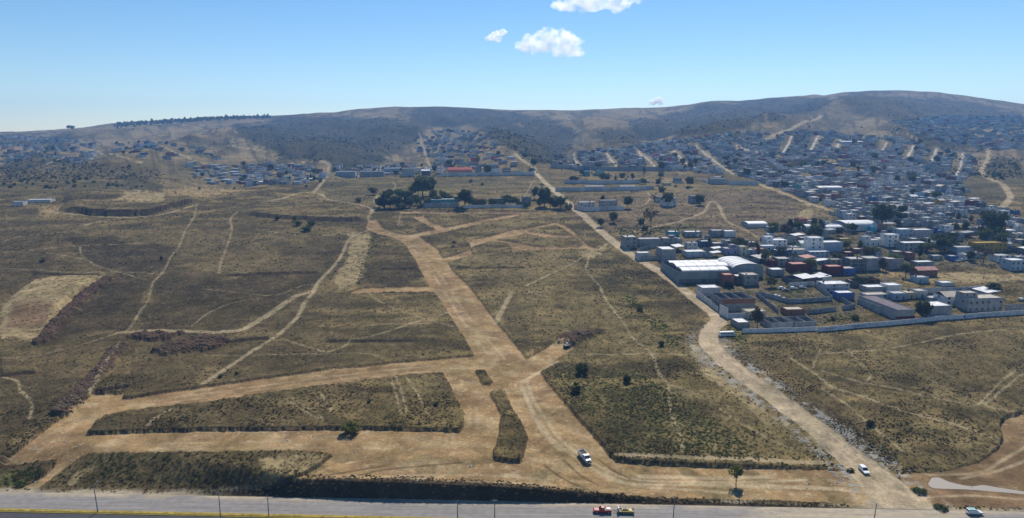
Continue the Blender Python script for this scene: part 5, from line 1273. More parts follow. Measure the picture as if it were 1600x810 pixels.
# ------------------------------------------------------------------ trees: trunk with limbs, crown of leaf clumps
def tree_meshes(kind, seed):
    """unit tree about 1 m high; returns trunk mesh, crown mesh"""
    r = random.Random(seed); tk = MB(); V = []; F = []
    def leaf(p, s):
        d = Vector((r.gauss(0, 1), r.gauss(0, 1), r.gauss(0, 1) + .3)).normalized(); e = d.orthogonal().normalized(); e = Matrix.Rotation(r.uniform(0, 6.28), 3, d) @ e; f = d.cross(e)
        s *= r.uniform(.6, 1.4); i = len(V); V.extend([p - e * s, p + f * s * .7, p + e * s, p - f * s * .7]); F.append((i, i + 1, i + 2, i + 3))
    spec = dict(round=(.20, .42, .38, 34, 46, .046, .16), tall=(.20, .24, .42, 34, 44, .040, .12), cypress=(.08, .12, .48, 30, 42, .034, .08), airy=(.42, .38, .27, 20, 26, .030, .11), bush=(.04, .48, .50, 22, 52, .064, .22), umbrella=(.42, .42, .28, 26, 46, .042, .14))
    cz0, rx, rz, ncl, nl, ls, cr = spec[kind]
    cz = 1 - rz if kind != 'bush' else .46
    base = Vector((0, 0, -.06)); top = Vector((r.uniform(-.03, .03), r.uniform(-.03, .03), max(cz0 + .08, .12)))
    tr = .030 if kind in ('round', 'umbrella') else .022
    tk.tube(base, top, tr, tr * .7, 8, False)
    cl = []
    for k in range(ncl):
        for _ in range(30):
            p = Vector((r.uniform(-1, 1), r.uniform(-1, 1), r.uniform(-1, 1)))
            if .25 < p.length < 1: break
        lump = .82 + .3 * r.random()
        c = Vector((p.x * rx * lump * (1 if kind != 'cypress' else (1.05 - max(0, p.z) * .8)), p.y * rx * lump * (1 if kind != 'cypress' else (1.05 - max(0, p.z) * .8)), cz + p.z * rz * .86)); cl.append(c)
        if k % 2 == 0 and kind not in ('cypress',):
            m = top.lerp(c, .5) + Vector((0, 0, .02)); tk.tube(top - Vector((0, 0, .03 * (k % 3))), m, tr * .5, tr * .3, 5, False); tk.tube(m, c, tr * .3, tr * .12, 4, False)
    for c in cl:
        q = cr * r.uniform(.65, 1.25)
        for _ in range(nl):
            d = Vector((r.gauss(0, 1), r.gauss(0, 1), r.gauss(0, .8))).normalized() * q * r.random() ** .4; leaf(c + d, ls)
    return tk.mesh('trunk', M['bark']), (V, F)
TREEM = {}
def tree_proto(kind, leafmat, seed):
    key = (kind, leafmat, seed)
    if key not in TREEM:
        t, (V, F) = tree_meshes(kind, seed * 13 + len(kind)); TREEM[key] = (t, mesh_from('crown', V, F, M[leafmat]))
    return TREEM[key]
TREES = []
def tree(px, py, hp, wp, kind, leafmat, label=None, name='tree', cat='tree', seed=None, pos=None, size=None):
    r = random.Random(int(px * 31 + py * 7)) if seed is None else random.Random(seed)
    if pos is None:
        x, y, z = spot3(px, py); s = px_scale(x, y, z); h = hp / s * 1.02; w = wp / s
    else: x, y, z = pos; h, w = size
    natural = dict(round=.92, tall=.5, cypress=.27, airy=.8, bush=1.15, umbrella=.92)[kind]
    t, c = tree_proto(kind, leafmat, r.randrange(4))
    k = w / (natural * h)
    o = empty(name, (x, y, z), r.uniform(0, 6.28), label, cat, scale=(h * k, h * k, h))
    put('trunk', t, o); put('crown', c, o)
    TREES.append((o, px, py - hp / 2 if hp else py, kind, leafmat, label)); return o
T_ = [ # explicit: base px, base py, height px, width px, kind, leaves, label
 (548,672,19,28,'bush','leaf_yellow','round green bush on the edge of the graded strip at lower left'),
 (910,584,17,20,'bush','leaf_dark','upper one of two dark round bushes beside the avenue'),
 (899,613,15,19,'bush','leaf_dark','lower one of two dark round bushes beside the avenue'),
 (980,598,12,13,'bush','leaf_dark','small dark bush right of the two round bushes'),
 (1033,541,9,9,'bush','leaf_dark','lone dark bush left of the white rubble by the unpaved road'),
 (345,590,5,7,'bush','leaf_dark','tiny dark bush, left one of two above the graded road'),(370,585,5,7,'bush','leaf_dark','tiny dark bush, right one of two above the graded road'),
 (576,629,6,8,'bush','leaf_dark','tiny dark bush in the middle of the strip shaped lot'),(681,634,6,8,'bush','leaf_dark','tiny dark bush near the right end of the strip shaped lot'),
 (1000,486,8,10,'bush','leaf_dark','dark bush beside the bright green weeds'),(66,411,7,9,'bush','leaf_dry','small dark bush alone on the left brown field'),
 (252,407,7,4,'cypress','leaf_dry','thin dark sapling beside the left footpath'),
 (1150,757,30,26,'umbrella','leaf_yellow','lone small tree with trunk standing on the graded earth near the highway'),
 (1360,664,8,14,'bush','leaf_dark','dark bush at the wayside above the white car'),(1328,736,5,14,'bush','leaf_dark','dark bush at the end of the right lot, left of the white car'),
 (1436,769,6,22,'bush','leaf_dark','green bush by the puddle at lower right'),(1470,796,5,20,'bush','leaf_dark','green bush at the highway edge at lower right'),
 (709,384,7,9,'umbrella','leaf_mid','small lone tree beside the first branch road'),
 (601,326,27,15,'cypress','leaf_dark','dark conical tree at the left end of the oasis'),(619,326,20,22,'round','leaf_dark','dark round tree next to the conical tree of the oasis'),(633,324,22,8,'cypress','leaf_dark','slim cypress in front of the oasis'),
 (627,313,18,24,'round','leaf_mid','green tree behind the slim cypress of the oasis'),(645,309,22,22,'round','leaf_yellow','yellow green tree in the middle of the oasis'),(660,309,36,26,'tall','leaf_dark','tallest dark tree of the oasis'),(671,306,30,20,'round','leaf_dark','dark tree right beside the tallest oasis tree'),
 (677,316,18,15,'round','leaf_dry','olive tree at the right of the oasis'),(696,315,15,20,'round','leaf_mid','green tree behind the teal houses'),(584,305,12,18,'round','leaf_dark','round tree alone left above the oasis'),(690,307,9,8,'round','leaf_dark','small dark tree above the teal houses'),
 (560,318,8,10,'bush','leaf_mid','green bush on the slope left of the oasis'),(610,308,12,14,'round','leaf_dark','dark tree behind the left end of the oasis'),
 (727,325,30,20,'tall','leaf_dark','tall dark tree at the left end of the walled row'),(734,324,14,20,'round','leaf_mid','green tree beside the tall dark tree of the walled row'),(796,323,17,26,'round','leaf_mid','wide green tree in the walled row'),(755,322,10,12,'round','leaf_mid','small green tree by the red roofed house'),
 (835,312,20,14,'round','leaf_dark','dark tree left of the pair by the unpaved road'),(851,324,30,20,'tall','leaf_dark','tall dark tree in the pair by the unpaved road'),(860,326,18,12,'round','leaf_dark','small dark tree of the pair by the unpaved road'),(876,326,20,24,'round','leaf_mid','round green tree at the side of the unpaved road'),
 (812,325,10,14,'bush','leaf_dark','dark bush in front of the narrow two storey house'),
 (981,326,21,13,'tall','leaf_dark','dark tree at the right end of the walled compound'),(942,318,14,7,'cypress','leaf_dark','dark cypress inside the walled compound'),(1022,320,15,13,'airy','leaf_dry','bare brownish tree left of the field tree'),(1043,323,22,20,'round','leaf_mid','round green field tree left of the two storey pale house'),
 (1094,321,17,17,'round','leaf_dark','dark tree in front of the grey field house'),(1017,361,37,26,'airy','leaf_dry','tall airy lone tree with thin crown in the brown field'),(1001,350,9,12,'bush','leaf_dark','dark bush left of the tall airy tree'),(1008,359,7,12,'bush','leaf_dark','low dark bush at the foot of the tall airy tree'),
 (958,348,16,15,'round','leaf_mid','round green tree alone on the field right of the unpaved road'),(938,354,13,12,'round','leaf_dark','dark round tree close to the right edge of the unpaved road'),
 (1034,268,15,11,'round','leaf_dark','dark tree where a steep street meets the lower town wall'),(1078,292,16,14,'round','leaf_dark','dark tree right of the grey wall behind the school'),(834,262,16,9,'tall','leaf_dark','dark tree at the top of the unpaved road'),
 (898,286,11,18,'round','leaf_dark','dark tree at the left end of the wall behind the school'),(1005,288,9,12,'round','leaf_mid','green tree at the right end of the long school wall'),(1035,300,9,12,'bush','leaf_dark','dark bush right of the long school wall'),
 (1378,357,42,28,'tall','leaf_dark','tall dark broken crowned tree beside the vaulted hall'),(1551,367,38,38,'round','leaf_dark','big dark round tree at the right of the town'),(1535,379,22,26,'round','leaf_mid','green round tree in front of the yellow building, left one'),(1563,388,24,20,'round','leaf_mid','green tree in front of the yellow building, right one'),
 (1475,393,28,38,'round','leaf_mid','wide round green tree in the middle right of the town'),(1533,397,11,14,'round','leaf_dark','small dark tree before the left end of the yellow building'),(1362,402,18,19,'round','leaf_yellow','olive green tree above the dark grey block building'),
 (1440,497,28,26,'round','leaf_dark','dense dark round tree beside the cube shaped block house'),(1415,434,22,22,'umbrella','leaf_dark','lone tree with shade on the dirt yard'),(1183,512,34,14,'tall','leaf_dry','slim olive tree beside the shed at the road bend'),(1205,449,16,20,'round','leaf_yellow','bright green tree right below the greenhouse'),
 (1234,362,20,10,'cypress','leaf_dark','dark conical tree, left one of the pair by the low tunnel'),(1248,364,18,14,'round','leaf_dark','dark tree, right one of the pair by the low tunnel'),(1283,361,18,11,'tall','leaf_dark','dark tree between the two white vaulted sheds'),
 (1342,446,16,26,'bush','leaf_dark','dark bushy tree left in the clump above the pale houses'),(1363,446,15,26,'bush','leaf_dry','brownish bushy tree right in the clump above the pale houses'),(1536,412,24,28,'airy','leaf_dry','bare brown tree at the right end of the dirt yard'),(1551,462,20,22,'round','leaf_dark','dark tree behind the long two storey house'),
 (1312,404,9,26,'bush','leaf_dark','dark hedge below the blue grey industrial block'),(1250,433,9,24,'bush','leaf_dark','dark bush in front of the maroon building'),(1140,449,11,18,'bush','leaf_dark','dark bush in front of the brown house'),(1292,424,9,16,'bush','leaf_yellow','yellow green bush behind the red house'),(1302,501,6,9,'bush','leaf_dry','round brown bush in the grassy yard by the painted wall'),
 (1515,484,7,14,'bush','leaf_mid','green bush left of the long two storey house'),(1337,500,8,12,'bush','leaf_dark','dark bush in the yard left of the block warehouse'),(1407,336,16,8,'tall','leaf_dark','slim dark tree, left one above the white balcony house'),(1412,336,17,8,'tall','leaf_dark','slim dark tree, right one above the white balcony house'),(1497,346,14,6,'cypress','leaf_dark','slim dark cypress left of the big dark round tree'),
 (107,205,9,5,'umbrella','leaf_dark','left one of two trees sticking out of the left skyline'),(113,205.5,9,8,'umbrella','leaf_dark','right one of two trees sticking out of the left skyline'),
 (433,344,7,9,'bush','leaf_dark','leftmost dark bush below the long earth step'),(460,345,8,7,'bush','leaf_mid','small green bush just below the long earth step'),(466,352,8,13,'bush','leaf_mid','green bush in the thicket below the long earth step'),(480,361,10,18,'bush','leaf_mid','dark bush at the foot of the thicket below the earth step'),(487,352,8,12,'bush','leaf_mid','rightmost green bush of the thicket below the earth step'),
]
OAS = [(592,324,14,14),(610,325,15,16),(626,327,10,16),(640,325,13,14),(650,322,14,16),(656,326,9,14),(668,322,12,14),(684,319,12,14),(704,317,11,14),(716,320,13,12),(742,321,10,14),(770,323,12,16),(784,324,9,12),(806,322,12,14),(822,326,8,12),(843,326,13,13),(867,327,11,12),(888,327,9,12),(606,315,16,14),(637,314,16,18),(653,305,20,18)]
OLAB = ['leftmost low tree of the oasis','low tree left of the slim oasis cypress','bush under the slim oasis cypress','low tree right of the slim oasis cypress','low tree under the yellow green oasis tree','bush at the left end of the oasis wall','low tree behind the left half of the oasis wall','tree behind the middle of the oasis wall','tree behind the right half of the oasis wall','low tree at the right end of the oasis wall','tree left of the red roofed row house','tree behind the middle of the walled row','small tree left of the wide green row tree','tree right of the wide green row tree','bush left of the roadside tree pair','low tree under the roadside tree pair','bush right of the roadside tree pair','bush between roadside trees and dark car','tree behind the conical oasis tree','tree in the heart of the oasis','tree left behind the tallest oasis tree']
for (a_, b_, c_, d_), l_ in zip(OAS, OLAB): tree(a_, b_, c_, d_, 'round' if c_ > 10 else 'bush', ['leaf_dark', 'leaf_mid', 'leaf_dark', 'leaf_yellow', 'leaf_mid'][int(a_) % 5], l_, name='tree' if c_ > 10 else 'bush', cat='tree' if c_ > 10 else 'bush')
for a in T_: tree(*a, name='bush' if a[4] == 'bush' else 'tree', cat='bush' if a[4] == 'bush' else 'tree')

# ------------------------------------------------------------------ the town: remaining houses on their plots
ZONES = [ # outline, plot width, plot depth, yaw, fill, height range
 ('hillside town', [(868,243),(930,236),(1000,228),(1090,212),(1200,207),(1300,207),(1410,217),(1520,243),(1535,258),(1500,290),(1530,318),(1560,330),(1610,335),(1610,375),(1560,366),(1480,362),(1380,345),(1310,345),(1306,334),(1240,305),(1185,285),(1147,275),(1030,266),(900,268),(868,262)], 11, 12.5, 10, .97),
 ('near town', [(1200,366),(1260,350),(1330,348),(1400,340),(1480,350),(1560,362),(1610,372),(1610,412),(1560,404),(1510,410),(1470,408),(1420,414),(1380,428),(1230,430),(1150,400),(1060,384),(1120,376),(1190,384)], 11, 12, 7, .88),
 ('far walled edge', [(520,262),(620,260),(700,262),(845,258),(845,272),(690,274),(525,276)], 15, 16, 4, .7),
 ('bare spur', [(645,212),(700,203),(770,212),(838,245),(838,262),(690,262),(655,240)], 19, 24, 20, .6),
 ('left hamlet', [(300,262),(400,258),(470,258),(514,262),(514,282),(470,290),(395,290),(300,288)], 16, 18, -8, .6),
 ('left slope', [(170,225),(290,222),(350,245),(350,270),(240,262),(180,245)], 22, 30, -15, .32),
 ('left edge', [(0,214),(120,216),(160,232),(140,262),(60,252),(0,256)], 20, 28, -5, .34),
 ('right upper slope', [(1400,190),(1480,182),(1600,182),(1610,236),(1545,236),(1440,216)], 15, 20, 15, .7),
 ('behind school', [(880,272),(1010,270),(1060,282),(1110,276),(1180,284),(1050,292),(900,288)], 20, 22, 6, .30),
 ('carport quarter', [(1270,428),(1340,432),(1345,446),(1400,446),(1445,452),(1440,475),(1350,478),(1335,462),(1290,450)], 12, 12, 7, .6), ('road quarter', [(1060,382),(1120,372),(1200,384),(1240,402),(1150,408),(1065,392)], 11, 12, 7, .6),
]
WC = ['grey'] * 38 + ['pale'] * 24 + ['white'] * 13 + ['cream'] * 4 + ['dark'] * 5 + ['brick'] * 3 + ['maroon'] * 2 + ['blue', 'sky', 'sky', 'salmon', 'green', 'lilac', 'lilac', 'teal', 'ochre', 'pink']
RC = ['concrete'] * 42 + ['greyroof'] * 22 + ['white'] * 26 + ['tan'] * 14 + ['pinkish'] * 3 + ['red'] * 1
street_lines = [(w, P) for w, P in TRACK_W if w >= 2.3] + [(8.0, ROAD_W)]
cand = []; rr = random.Random(99)
for zname, poly, pw2, pd2, yw, fill in ZONES:
    pp = to_world(poly); yw = R(yw); c0 = pp.mean(0); ca, sa = math.cos(yw), math.sin(yw)
    q = (pp - c0) @ np.array([[ca, -sa], [sa, ca]]); lo = q.min(0); hi = q.max(0)
    nx_, ny_ = int((hi[0] - lo[0]) / pw2) + 1, int((hi[1] - lo[1]) / pd2) + 1
    gx, gy = np.meshgrid(np.arange(nx_), np.arange(ny_)); gx = gx.reshape(-1); gy = gy.reshape(-1)
    lx = lo[0] + (gx + .5) * pw2 + (gx // 6) * 0; ly = lo[1] + (gy + .5) * pd2
    keep = RNG.random(len(lx)) < fill * np.where(fbm(lx / 90, ly / 90, 17, 3) < .40, .45, 1.15)
    lx = lx + RNG.uniform(-2.0, 2.0, len(lx)); ly = ly + RNG.uniform(-2.5, 2.5, len(ly)); lx = lx[keep]; ly = ly[keep]
    X = c0[0] + lx * ca - ly * sa; Y = c0[1] + lx * sa + ly * ca
    zb_ = base_z(X, Y); px_, py_ = project(X, Y, zb_)
    ok = (poly_sd(px_, py_, poly) > 0) & (px_ > -20) & (px_ < 1625)
    for w_, P in street_lines: ok &= line_d(X, Y, P, reach=30) > w_ / 2 + (6.5 if w_ > 5 else 4)
    for fx, fy, fr, (fw, fd, fyw) in FOOT:
        dx_, dy_ = X - fx, Y + 4 - fy; u_ = dx_ * math.cos(fyw) + dy_ * math.sin(fyw); v_ = -dx_ * math.sin(fyw) + dy_ * math.cos(fyw)
        ok &= ~((np.abs(u_) < fw / 2 + 5.2) & (v_ < fd / 2 + 5.4) & (v_ > -fd / 2 - (17 if fw > 17 else 8)))
    zz = ground(X, Y)
    for i in np.nonzero(ok)[0]: cand.append((X[i], Y[i], zz[i], yw + rr.uniform(-.06, .06) + (math.pi / 2 if rr.random() < .2 else 0) * 0, px_[i], py_[i], zname, pw2, pd2))
def spec_of(c):
    two = rr.random() < .28; w = rr.uniform(.5, .80) * c[7]; d = rr.uniform(.45, .68) * min(c[8], 17); h = rr.uniform(5.0, 6.2) if two else rr.uniform(2.5, 3.3)
    if c[7] > 17: w = rr.uniform(7, 12)
    st = rr.choices(['flat', 'shed', 'gable'], [80, 15, 5])[0]
    return w, d, h, two, rr.choice(WC), rr.choice(RC), st, rr.random() < .45
specs = [spec_of(c) for c in cand]
def shown(c, s): return (s[0] * (s[2] + .5)) * px_scale(c[0], c[1], c[2]) ** 2
order = sorted(range(len(cand)), key=lambda i: -shown(cand[i], specs[i]))
n_single = max(0, 292 - len(HOUSES)); singles = set(order[:n_single])
print('town plots', len(cand), 'single', n_single)
CN = dict(grey='grey block', pale='pale plastered', white='white', cream='cream', maroon='dark red', brick='brown brick', blue='blue', sky='pale blue', salmon='salmon', green='mint green', teal='teal', ochre='mustard', pink='pink', lilac='lilac', dark='dark grey')
RN = dict(concrete='concrete roof', greyroof='grey roof', white='white roof', tan='tan roof', pinkish='pinkish roof', red='red roof')
rest = {}                                     # material -> builder
def add_rest(matname, mbx, x, y, z, yw):
    m = rest.setdefault(matname, MB()); c, s = math.cos(yw), math.sin(yw); i = len(m.V)
    m.V += [(x + a * c - b * s, y + a * s + b * c, z + d_) for a, b, d_ in mbx.V]; m.F += [tuple(i + k for k in f) for f in mbx.F]
AUTO = []
for i, (c, s) in enumerate(zip(cand, specs)):
    w, d, h, two, wc, rc2, st, tk_ = s
    if i in singles:
        o = house(c[0], c[1], c[2], c[3], w, d, h, wc, rc2, None, st, wins=True, tank=1 if tk_ else 0, upper=(rr.uniform(.4, .6), 2.4, rr.choice((-1, 1))) if (not two and st == 'flat' and rr.random() < .22) else None, rnd=rr, detail=False, yard=rr.uniform(1.5, 3.0) if rr.random() < .4 else 0)
        AUTO.append((o, c[4], c[5], ('two storey ' if two else 'low ') + CN[wc] + ' house, ' + RN[rc2]))
    else:
        add_rest('w_' + wc, ring(w, d, h, .3 if st == 'flat' else 0), c[0], c[1], c[2], c[3])
        add_rest('r_' + rc2, roof_slab(w, d, h) if st == 'flat' else MB().box(-w/2 - .3, w/2 + .3, -.3, d + .3, h + .01, h + .15), c[0], c[1], c[2], c[3])
        mw = MB(); n = max(1, int(w // 4))
        for sx_ in range(n):
            for st_ in range(2 if two else 1):
                if rr.random() < .7: cx = -w/2 + (sx_ + .5) * w / n; mw.box(cx - .6, cx + .6, -.03, .02, st_ * 2.8 + .9, st_ * 2.8 + 2.0)
        if mw.V: add_rest('pane', mw, c[0], c[1], c[2], c[3])
        if tk_ and st == 'flat':
            mt = MB(); mt.tube((w * .2, d * .6, h), (w * .2, d * .6, h + 1.3), .55, .5, 7); add_rest('tank_black', mt, c[0], c[1], c[2], c[3])
V = []; F = []; MI = []; mats = list(rest)
for k, mn in enumerate(mats):
    b_ = len(V); V += rest[mn].V; F += [tuple(b_ + j for j in f) for f in rest[mn].F]; MI += [k] * len(rest[mn].F)
me = bpy.data.meshes.new('distant_houses'); me.from_pydata(V, [], F)
for mn in mats: me.materials.append(M[mn])
me.polygons.foreach_set('material_index', np.array(MI, np.int32)); me.update()
link_mesh('distant_houses', me, None, kind='stuff', label='mass of small far houses filling the hillside town', cat='houses')

# trees between the houses
AT = []
tz = [('hillside town', 120), ('near town', 44), ('far walled edge', 16), ('bare spur', 12), ('left hamlet', 20), ('left slope', 16), ('left edge', 14), ('right upper slope', 14), ('behind school', 12)]
zp = {z_[0]: z_[1] for z_ in ZONES}
hx = np.array([c[0] for c in cand] + [f[0] for f in FOOT]); hy = np.array([c[1] + 4 for c in cand] + [f[1] for f in FOOT]); hr = np.array([5.2] * len(cand) + [f[2] * .8 + 1 for f in FOOT])
for zn, n in tz:
    pp = to_world(zp[zn]); lo = pp.min(0); hi = pp.max(0); got = 0
    for _ in range(n * 60):
        x = rr.uniform(lo[0], hi[0]); y = rr.uniform(lo[1], hi[1])
        z0 = float(base_z(np.array([x]), np.array([y]))[0]); p_, q_ = project(x, y, z0)
        if float(poly_sd(np.array([p_]), np.array([q_]), zp[zn])[0]) <= 0 or not -5 < p_ < 1605: continue
        if (np.hypot(hx - x, hy - y) < hr).any(): continue
        if any(float(line_d(np.array([x]), np.array([y]), P, reach=20)[0]) < w_ / 2 + 2 for w_, P in street_lines): continue
        kind = rr.choices(['round', 'tall', 'cypress', 'airy'], [62, 22, 10, 6])[0]; lm_ = rr.choices(['leaf_dark', 'leaf_mid', 'leaf_dry', 'leaf_yellow'], [60, 26, 8, 6])[0]
        h = rr.uniform(5, 11) if kind != 'cypress' else rr.uniform(7, 12); w = h * dict(round=rr.uniform(.8, 1.15), tall=.5, cypress=.26, airy=.8)[kind]
        o = tree(float(p_), float(q_), 0, 0, kind, lm_, None, pos=(x, y, ground_z(x, y) - .1), size=(h, w), seed=got * 17 + n)
        AT.append((o, float(p_), float(q_) - 3, {'leaf_dark': 'dark', 'leaf_mid': 'green', 'leaf_dry': 'brownish', 'leaf_yellow': 'yellow green'}[lm_] + {'round': ' round', 'tall': ' upright', 'cypress': ' slim', 'airy': ' thin crowned'}[kind] + ' tree')); got += 1
        if got >= n: break

# ------------------------------------------------------------------ labels that single out the remaining houses and trees
LAND = [(1120,420,'arched greenhouse'),(1346,350,'widest white vaulted hall'),(1378,336,'tall broken crowned tree'),(1551,348,'big dark round tree'),(1253,418,'long maroon building'),(1275,384,'tall three storey house'),(1548,386,'mustard yellow building'),(1475,378,'wide round green tree'),
        (1298,296,'white hall in the hillside town'),(1332,223,'white roofed hall atop the town'),(1545,262,'winding road'),(1230,228,'pale street below the spur'),(1272,226,'second street below the spur'),(1422,238,'short steep right street'),(1460,243,'street near the winding road'),(1116,250,'long diagonal street'),
        (1067,250,'fourth diagonal street'),(1012,250,'third diagonal street'),(957,252,'second diagonal street'),(904,252,'leftmost diagonal street'),(1240,310,'paved street into the town'),(945,296,'long school wall'),(640,268,'tall pale cube block'),(718,268,'long red roofed house'),(840,268,'top of the unpaved road'),(663,235,'dirt track on the spur'),
        (512,265,'road entering the left hamlet'),(545,272,'white roofed distant hall'),(440,275,'left hamlet middle'),(320,275,'left hamlet end'),(250,245,'left slope path'),(80,235,'left edge hamlet'),(1500,205,'upper right slope'),(1570,215,'right skyline slope'),(1160,282,'pale blue wall end'),(1420,360,'blue gate house'),(1380,385,'white balcony house'),(1200,380,'four window house')]
ORD = ['nearest', 'second', 'third', 'fourth', 'fifth', 'sixth', 'seventh', 'eighth', 'ninth', 'tenth', 'eleventh', 'twelfth', 'thirteenth', 'fourteenth', 'fifteenth', 'sixteenth', 'seventeenth', 'eighteenth', 'nineteenth', 'twentieth']
def single_out(items, noun):
    buck = {}
    for o, px, py, desc in items:
        d = [((px - a) ** 2 + (2 * (py - b)) ** 2, k) for k, (a, b, _) in enumerate(LAND)]; dist, k = min(d); dx = px - LAND[k][0]; dy = 2 * (py - LAND[k][1])
        rel = ('right of' if dx > 0 else 'left of') if abs(dx) > abs(dy) else ('below' if dy > 0 else 'behind')
        buck.setdefault((k, rel), []).append((dist, o, desc))
    for (k, rel), L in buck.items():
        for n, (dist, o, desc) in enumerate(sorted(L, key=lambda q: q[0])):
            q = ORD[n] if n < 20 else str(n + 1) + 'th'; lab = f"{desc}, {q} {noun} {rel} the {LAND[k][2]}"
            if len(lab.split()) > 16: lab = f"{desc}, {q} {rel} the {LAND[k][2]}"
            if len(lab.split()) > 16: lab = lab.replace('two storey', 'tall').replace('pale plastered', 'plastered').replace('brown brick', 'brick')
            o['label'] = lab
single_out(AUTO, 'house'); single_out(AT, 'tree')

# cars parked in the near town
for k, (a, b, c_, lab) in enumerate([(1496,409,'white_paint','white car in the parked row, leftmost'),(1504,408,'silver_paint','silver car in the parked row, second from the left'),(1512,407,'white_paint','white car in the parked row, third from the left'),(1520,409,'dark_paint','dark car in the parked row, rightmost'),
        (1240,452,'white_paint','white car under the left carport'),(1254,451,'silver_paint','silver car between the two carports'),(1228,455,'dark_paint','dark car left of the carport wall'),(1222,452,'white_paint','white van left of the carports'),(1226,469,'silver_paint','silver car in the walled plot right of the brick workshop'),(1213,464,'white_paint','white car in the walled plot right of the brick workshop')]):
    car(a, b, R(rr.uniform(-15, 15)), M[c_], lab, 'wagon' if k % 3 else 'sedan', group='cars parked in the near town')

# rubble and litter along the unpaved road
stone = MB(); bm = bmesh.new(); bmesh.ops.create_icosphere(bm, subdivisions=1, radius=.3)
for v_ in bm.verts: v_.co *= random.uniform(.6, 1.2); v_.co.z *= .6
sme = bpy.data.meshes.new('stone'); bm.to_mesh(sme); bm.free()
M['rubble'] = painted('pale_rubble', (0.48, 0.46, 0.42), 1.2, 0.5); M['litter'] = painted('white_litter', (0.72, 0.73, 0.74), 1.2, 0.4); sme.materials.append(M['rubble'])
wz = ((I_['rd'] > .3) & (I_['rd'] < 6.5) & (I_['py'] > 520) & (I_['py'] < 760) & (I_['px'] > 1060) & (I_['px'] < 1420)).astype(float) * (.1 + sstep(.5, .62, fbm(VX / 6, VY / 6, 191, 3))) + 1.2 * (poly_sd(I_['px'], I_['py'], PALE[3][1]) > 0) * (I_['py'] < 575)
idx, x, y, z = pick(wz, 1500); scatter('rubble', sme, np.stack([x, y, z], 1), RNG.uniform(.35, 1.3, len(idx)), 'pale rubble dumped along the unpaved road', 'rubble')
wz = ((I_['rd'] > .6) & (I_['rd'] < 9) & (I_['py'] > 500) & (I_['py'] < 760) & (I_['px'] > 1060) & (I_['px'] < 1420)).astype(float) + .02 * ((I_['py'] > 560) & (I_['py'] < 770) & (I_['dirt'] > .5))
lme = clump('litter_piece', 5, .3, .15, .16, M['litter'], 5); idx, x, y, z = pick(wz, 420); scatter('litter', lme, np.stack([x, y, z + .02], 1), RNG.uniform(.5, 1.4, len(idx)), 'white litter strewn beside the unpaved road', 'litter')
wz = (I_['sp'] > .55).astype(float); sm2 = sme.copy(); sm2.materials.clear(); sm2.materials.append(M['soil_load']); idx, x, y, z = pick(wz, 1600); scatter('clods', sm2, np.stack([x, y, z], 1), RNG.uniform(.8, 2.6, len(idx)), 'dark clods of dug soil on the spoil heaps', 'clods')

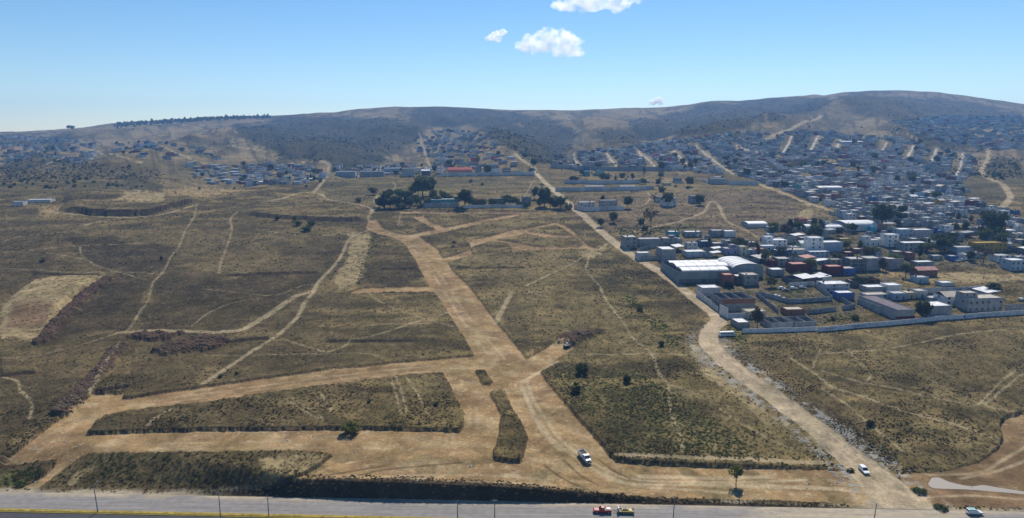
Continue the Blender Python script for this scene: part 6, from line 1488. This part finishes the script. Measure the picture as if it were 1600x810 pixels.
# ------------------------------------------------------------------ clouds, far beyond the air near the ground
def cloud(px0, px1, py0, py1, dist, label, seed, blobs):
    """a heap of cumulus: overlapping rounded billows filled with scattering vapour"""
    v = (405 - (py0 + py1) / 2) / FPX; u = ((px0 + px1) / 2 - 800) / FPX
    s = dist / (CP + v * SP); c = Vector((u * s, dist, CAM_H + s * (-SP + v * CP))); unit = s / FPX       # metres per pixel
    W = (px1 - px0) * unit; Hh = (py1 - py0) * unit; D = W * .55
    bm = bmesh.new()
    for bx_, bz_, br in blobs:
        r = random.Random(seed + int(bx_ * 100))
        mtx = Matrix.Translation((bx_ * W, r.uniform(-.25, .25) * D, bz_ * Hh)) @ Matrix.Diagonal((br * W, br * W * .8, br * W * .62, 1))
        bmesh.ops.create_icosphere(bm, subdivisions=3, radius=1.0, matrix=mtx)
    me = bpy.data.meshes.new('cloud'); bm.to_mesh(me); bm.free()
    o = link_mesh('cloud', me, None, label=label, cat='cloud'); o.location = c
    rm = o.modifiers.new('union', 'REMESH'); rm.mode = 'VOXEL'; rm.voxel_size = W / 70
    tx = bpy.data.textures.new('billow', 'CLOUDS'); tx.noise_scale = W * .13; tx.noise_depth = 4
    dm = o.modifiers.new('billow', 'DISPLACE'); dm.texture = tx; dm.strength = W * .2; dm.mid_level = .5; dm.texture_coords = 'LOCAL'
    m = bpy.data.materials.new('vapour'); m.use_nodes = True; nt = m.node_tree; nt.nodes.remove(nt.nodes['Principled BSDF'])
    pv = nt.nodes.new('ShaderNodeVolumePrincipled'); pv.inputs['Color'].default_value = (1, 1, 1, 1); pv.inputs['Anisotropy'].default_value = .55
    tc = nt.nodes.new('ShaderNodeTexCoord'); n = noise_node(nt, 9.0 / W, 5, tc.outputs['Object'])
    mr = nt.nodes.new('ShaderNodeMapRange'); mr.inputs[1].default_value = .40 if px1 - px0 > 35 else .25; mr.inputs[2].default_value = .60; mr.inputs[3].default_value = 0.0; mr.inputs[4].default_value = 11.0 / W
    nt.links.new(n.outputs[0], mr.inputs[0]); nt.links.new(mr.outputs[0], pv.inputs['Density']); nt.links.new(pv.outputs[0], nt.nodes['Material Output'].inputs['Volume'])
    me.materials.append(m); return o
cloud(797, 917, 42, 92, 9000, 'large white cumulus cloud left of the sky centre line', 3, [(-.36, -.12, .10), (-.25, .02, .13), (-.10, .12, .15), (.02, .22, .15), (.16, .22, .15), (.26, .08, .15), (.05, -.12, .16), (.20, -.22, .15), (.34, -.18, .12), (.42, .0, .07), (.33, -.32, .10), (-.12, -.1, .12)])
cloud(757, 794, 43, 70, 9000, 'small round cloud left of the large cumulus', 8, [(-.28, -.1, .2), (0, .05, .24), (.25, .2, .2), (.05, -.2, .2)])
cloud(862, 1004, -18, 22, 8600, 'long flat cloud cut by the top edge of the picture', 5, [(-.42, -.1, .09), (-.36, -.3, .08), (-.25, 0, .13), (-.1, -.05, .13), (.05, -.15, .12), (.2, -.2, .11), (.33, -.05, .10), (.43, .05, .07), (.0, .3, .16), (-.2, .35, .14), (.2, .3, .14)])
cloud(1012, 1040, 150, 167, 12000, 'tiny cloud just above the ridge on the right', 9, [(-.2, -.1, .25), (.1, .1, .28), (.25, -.15, .2)])
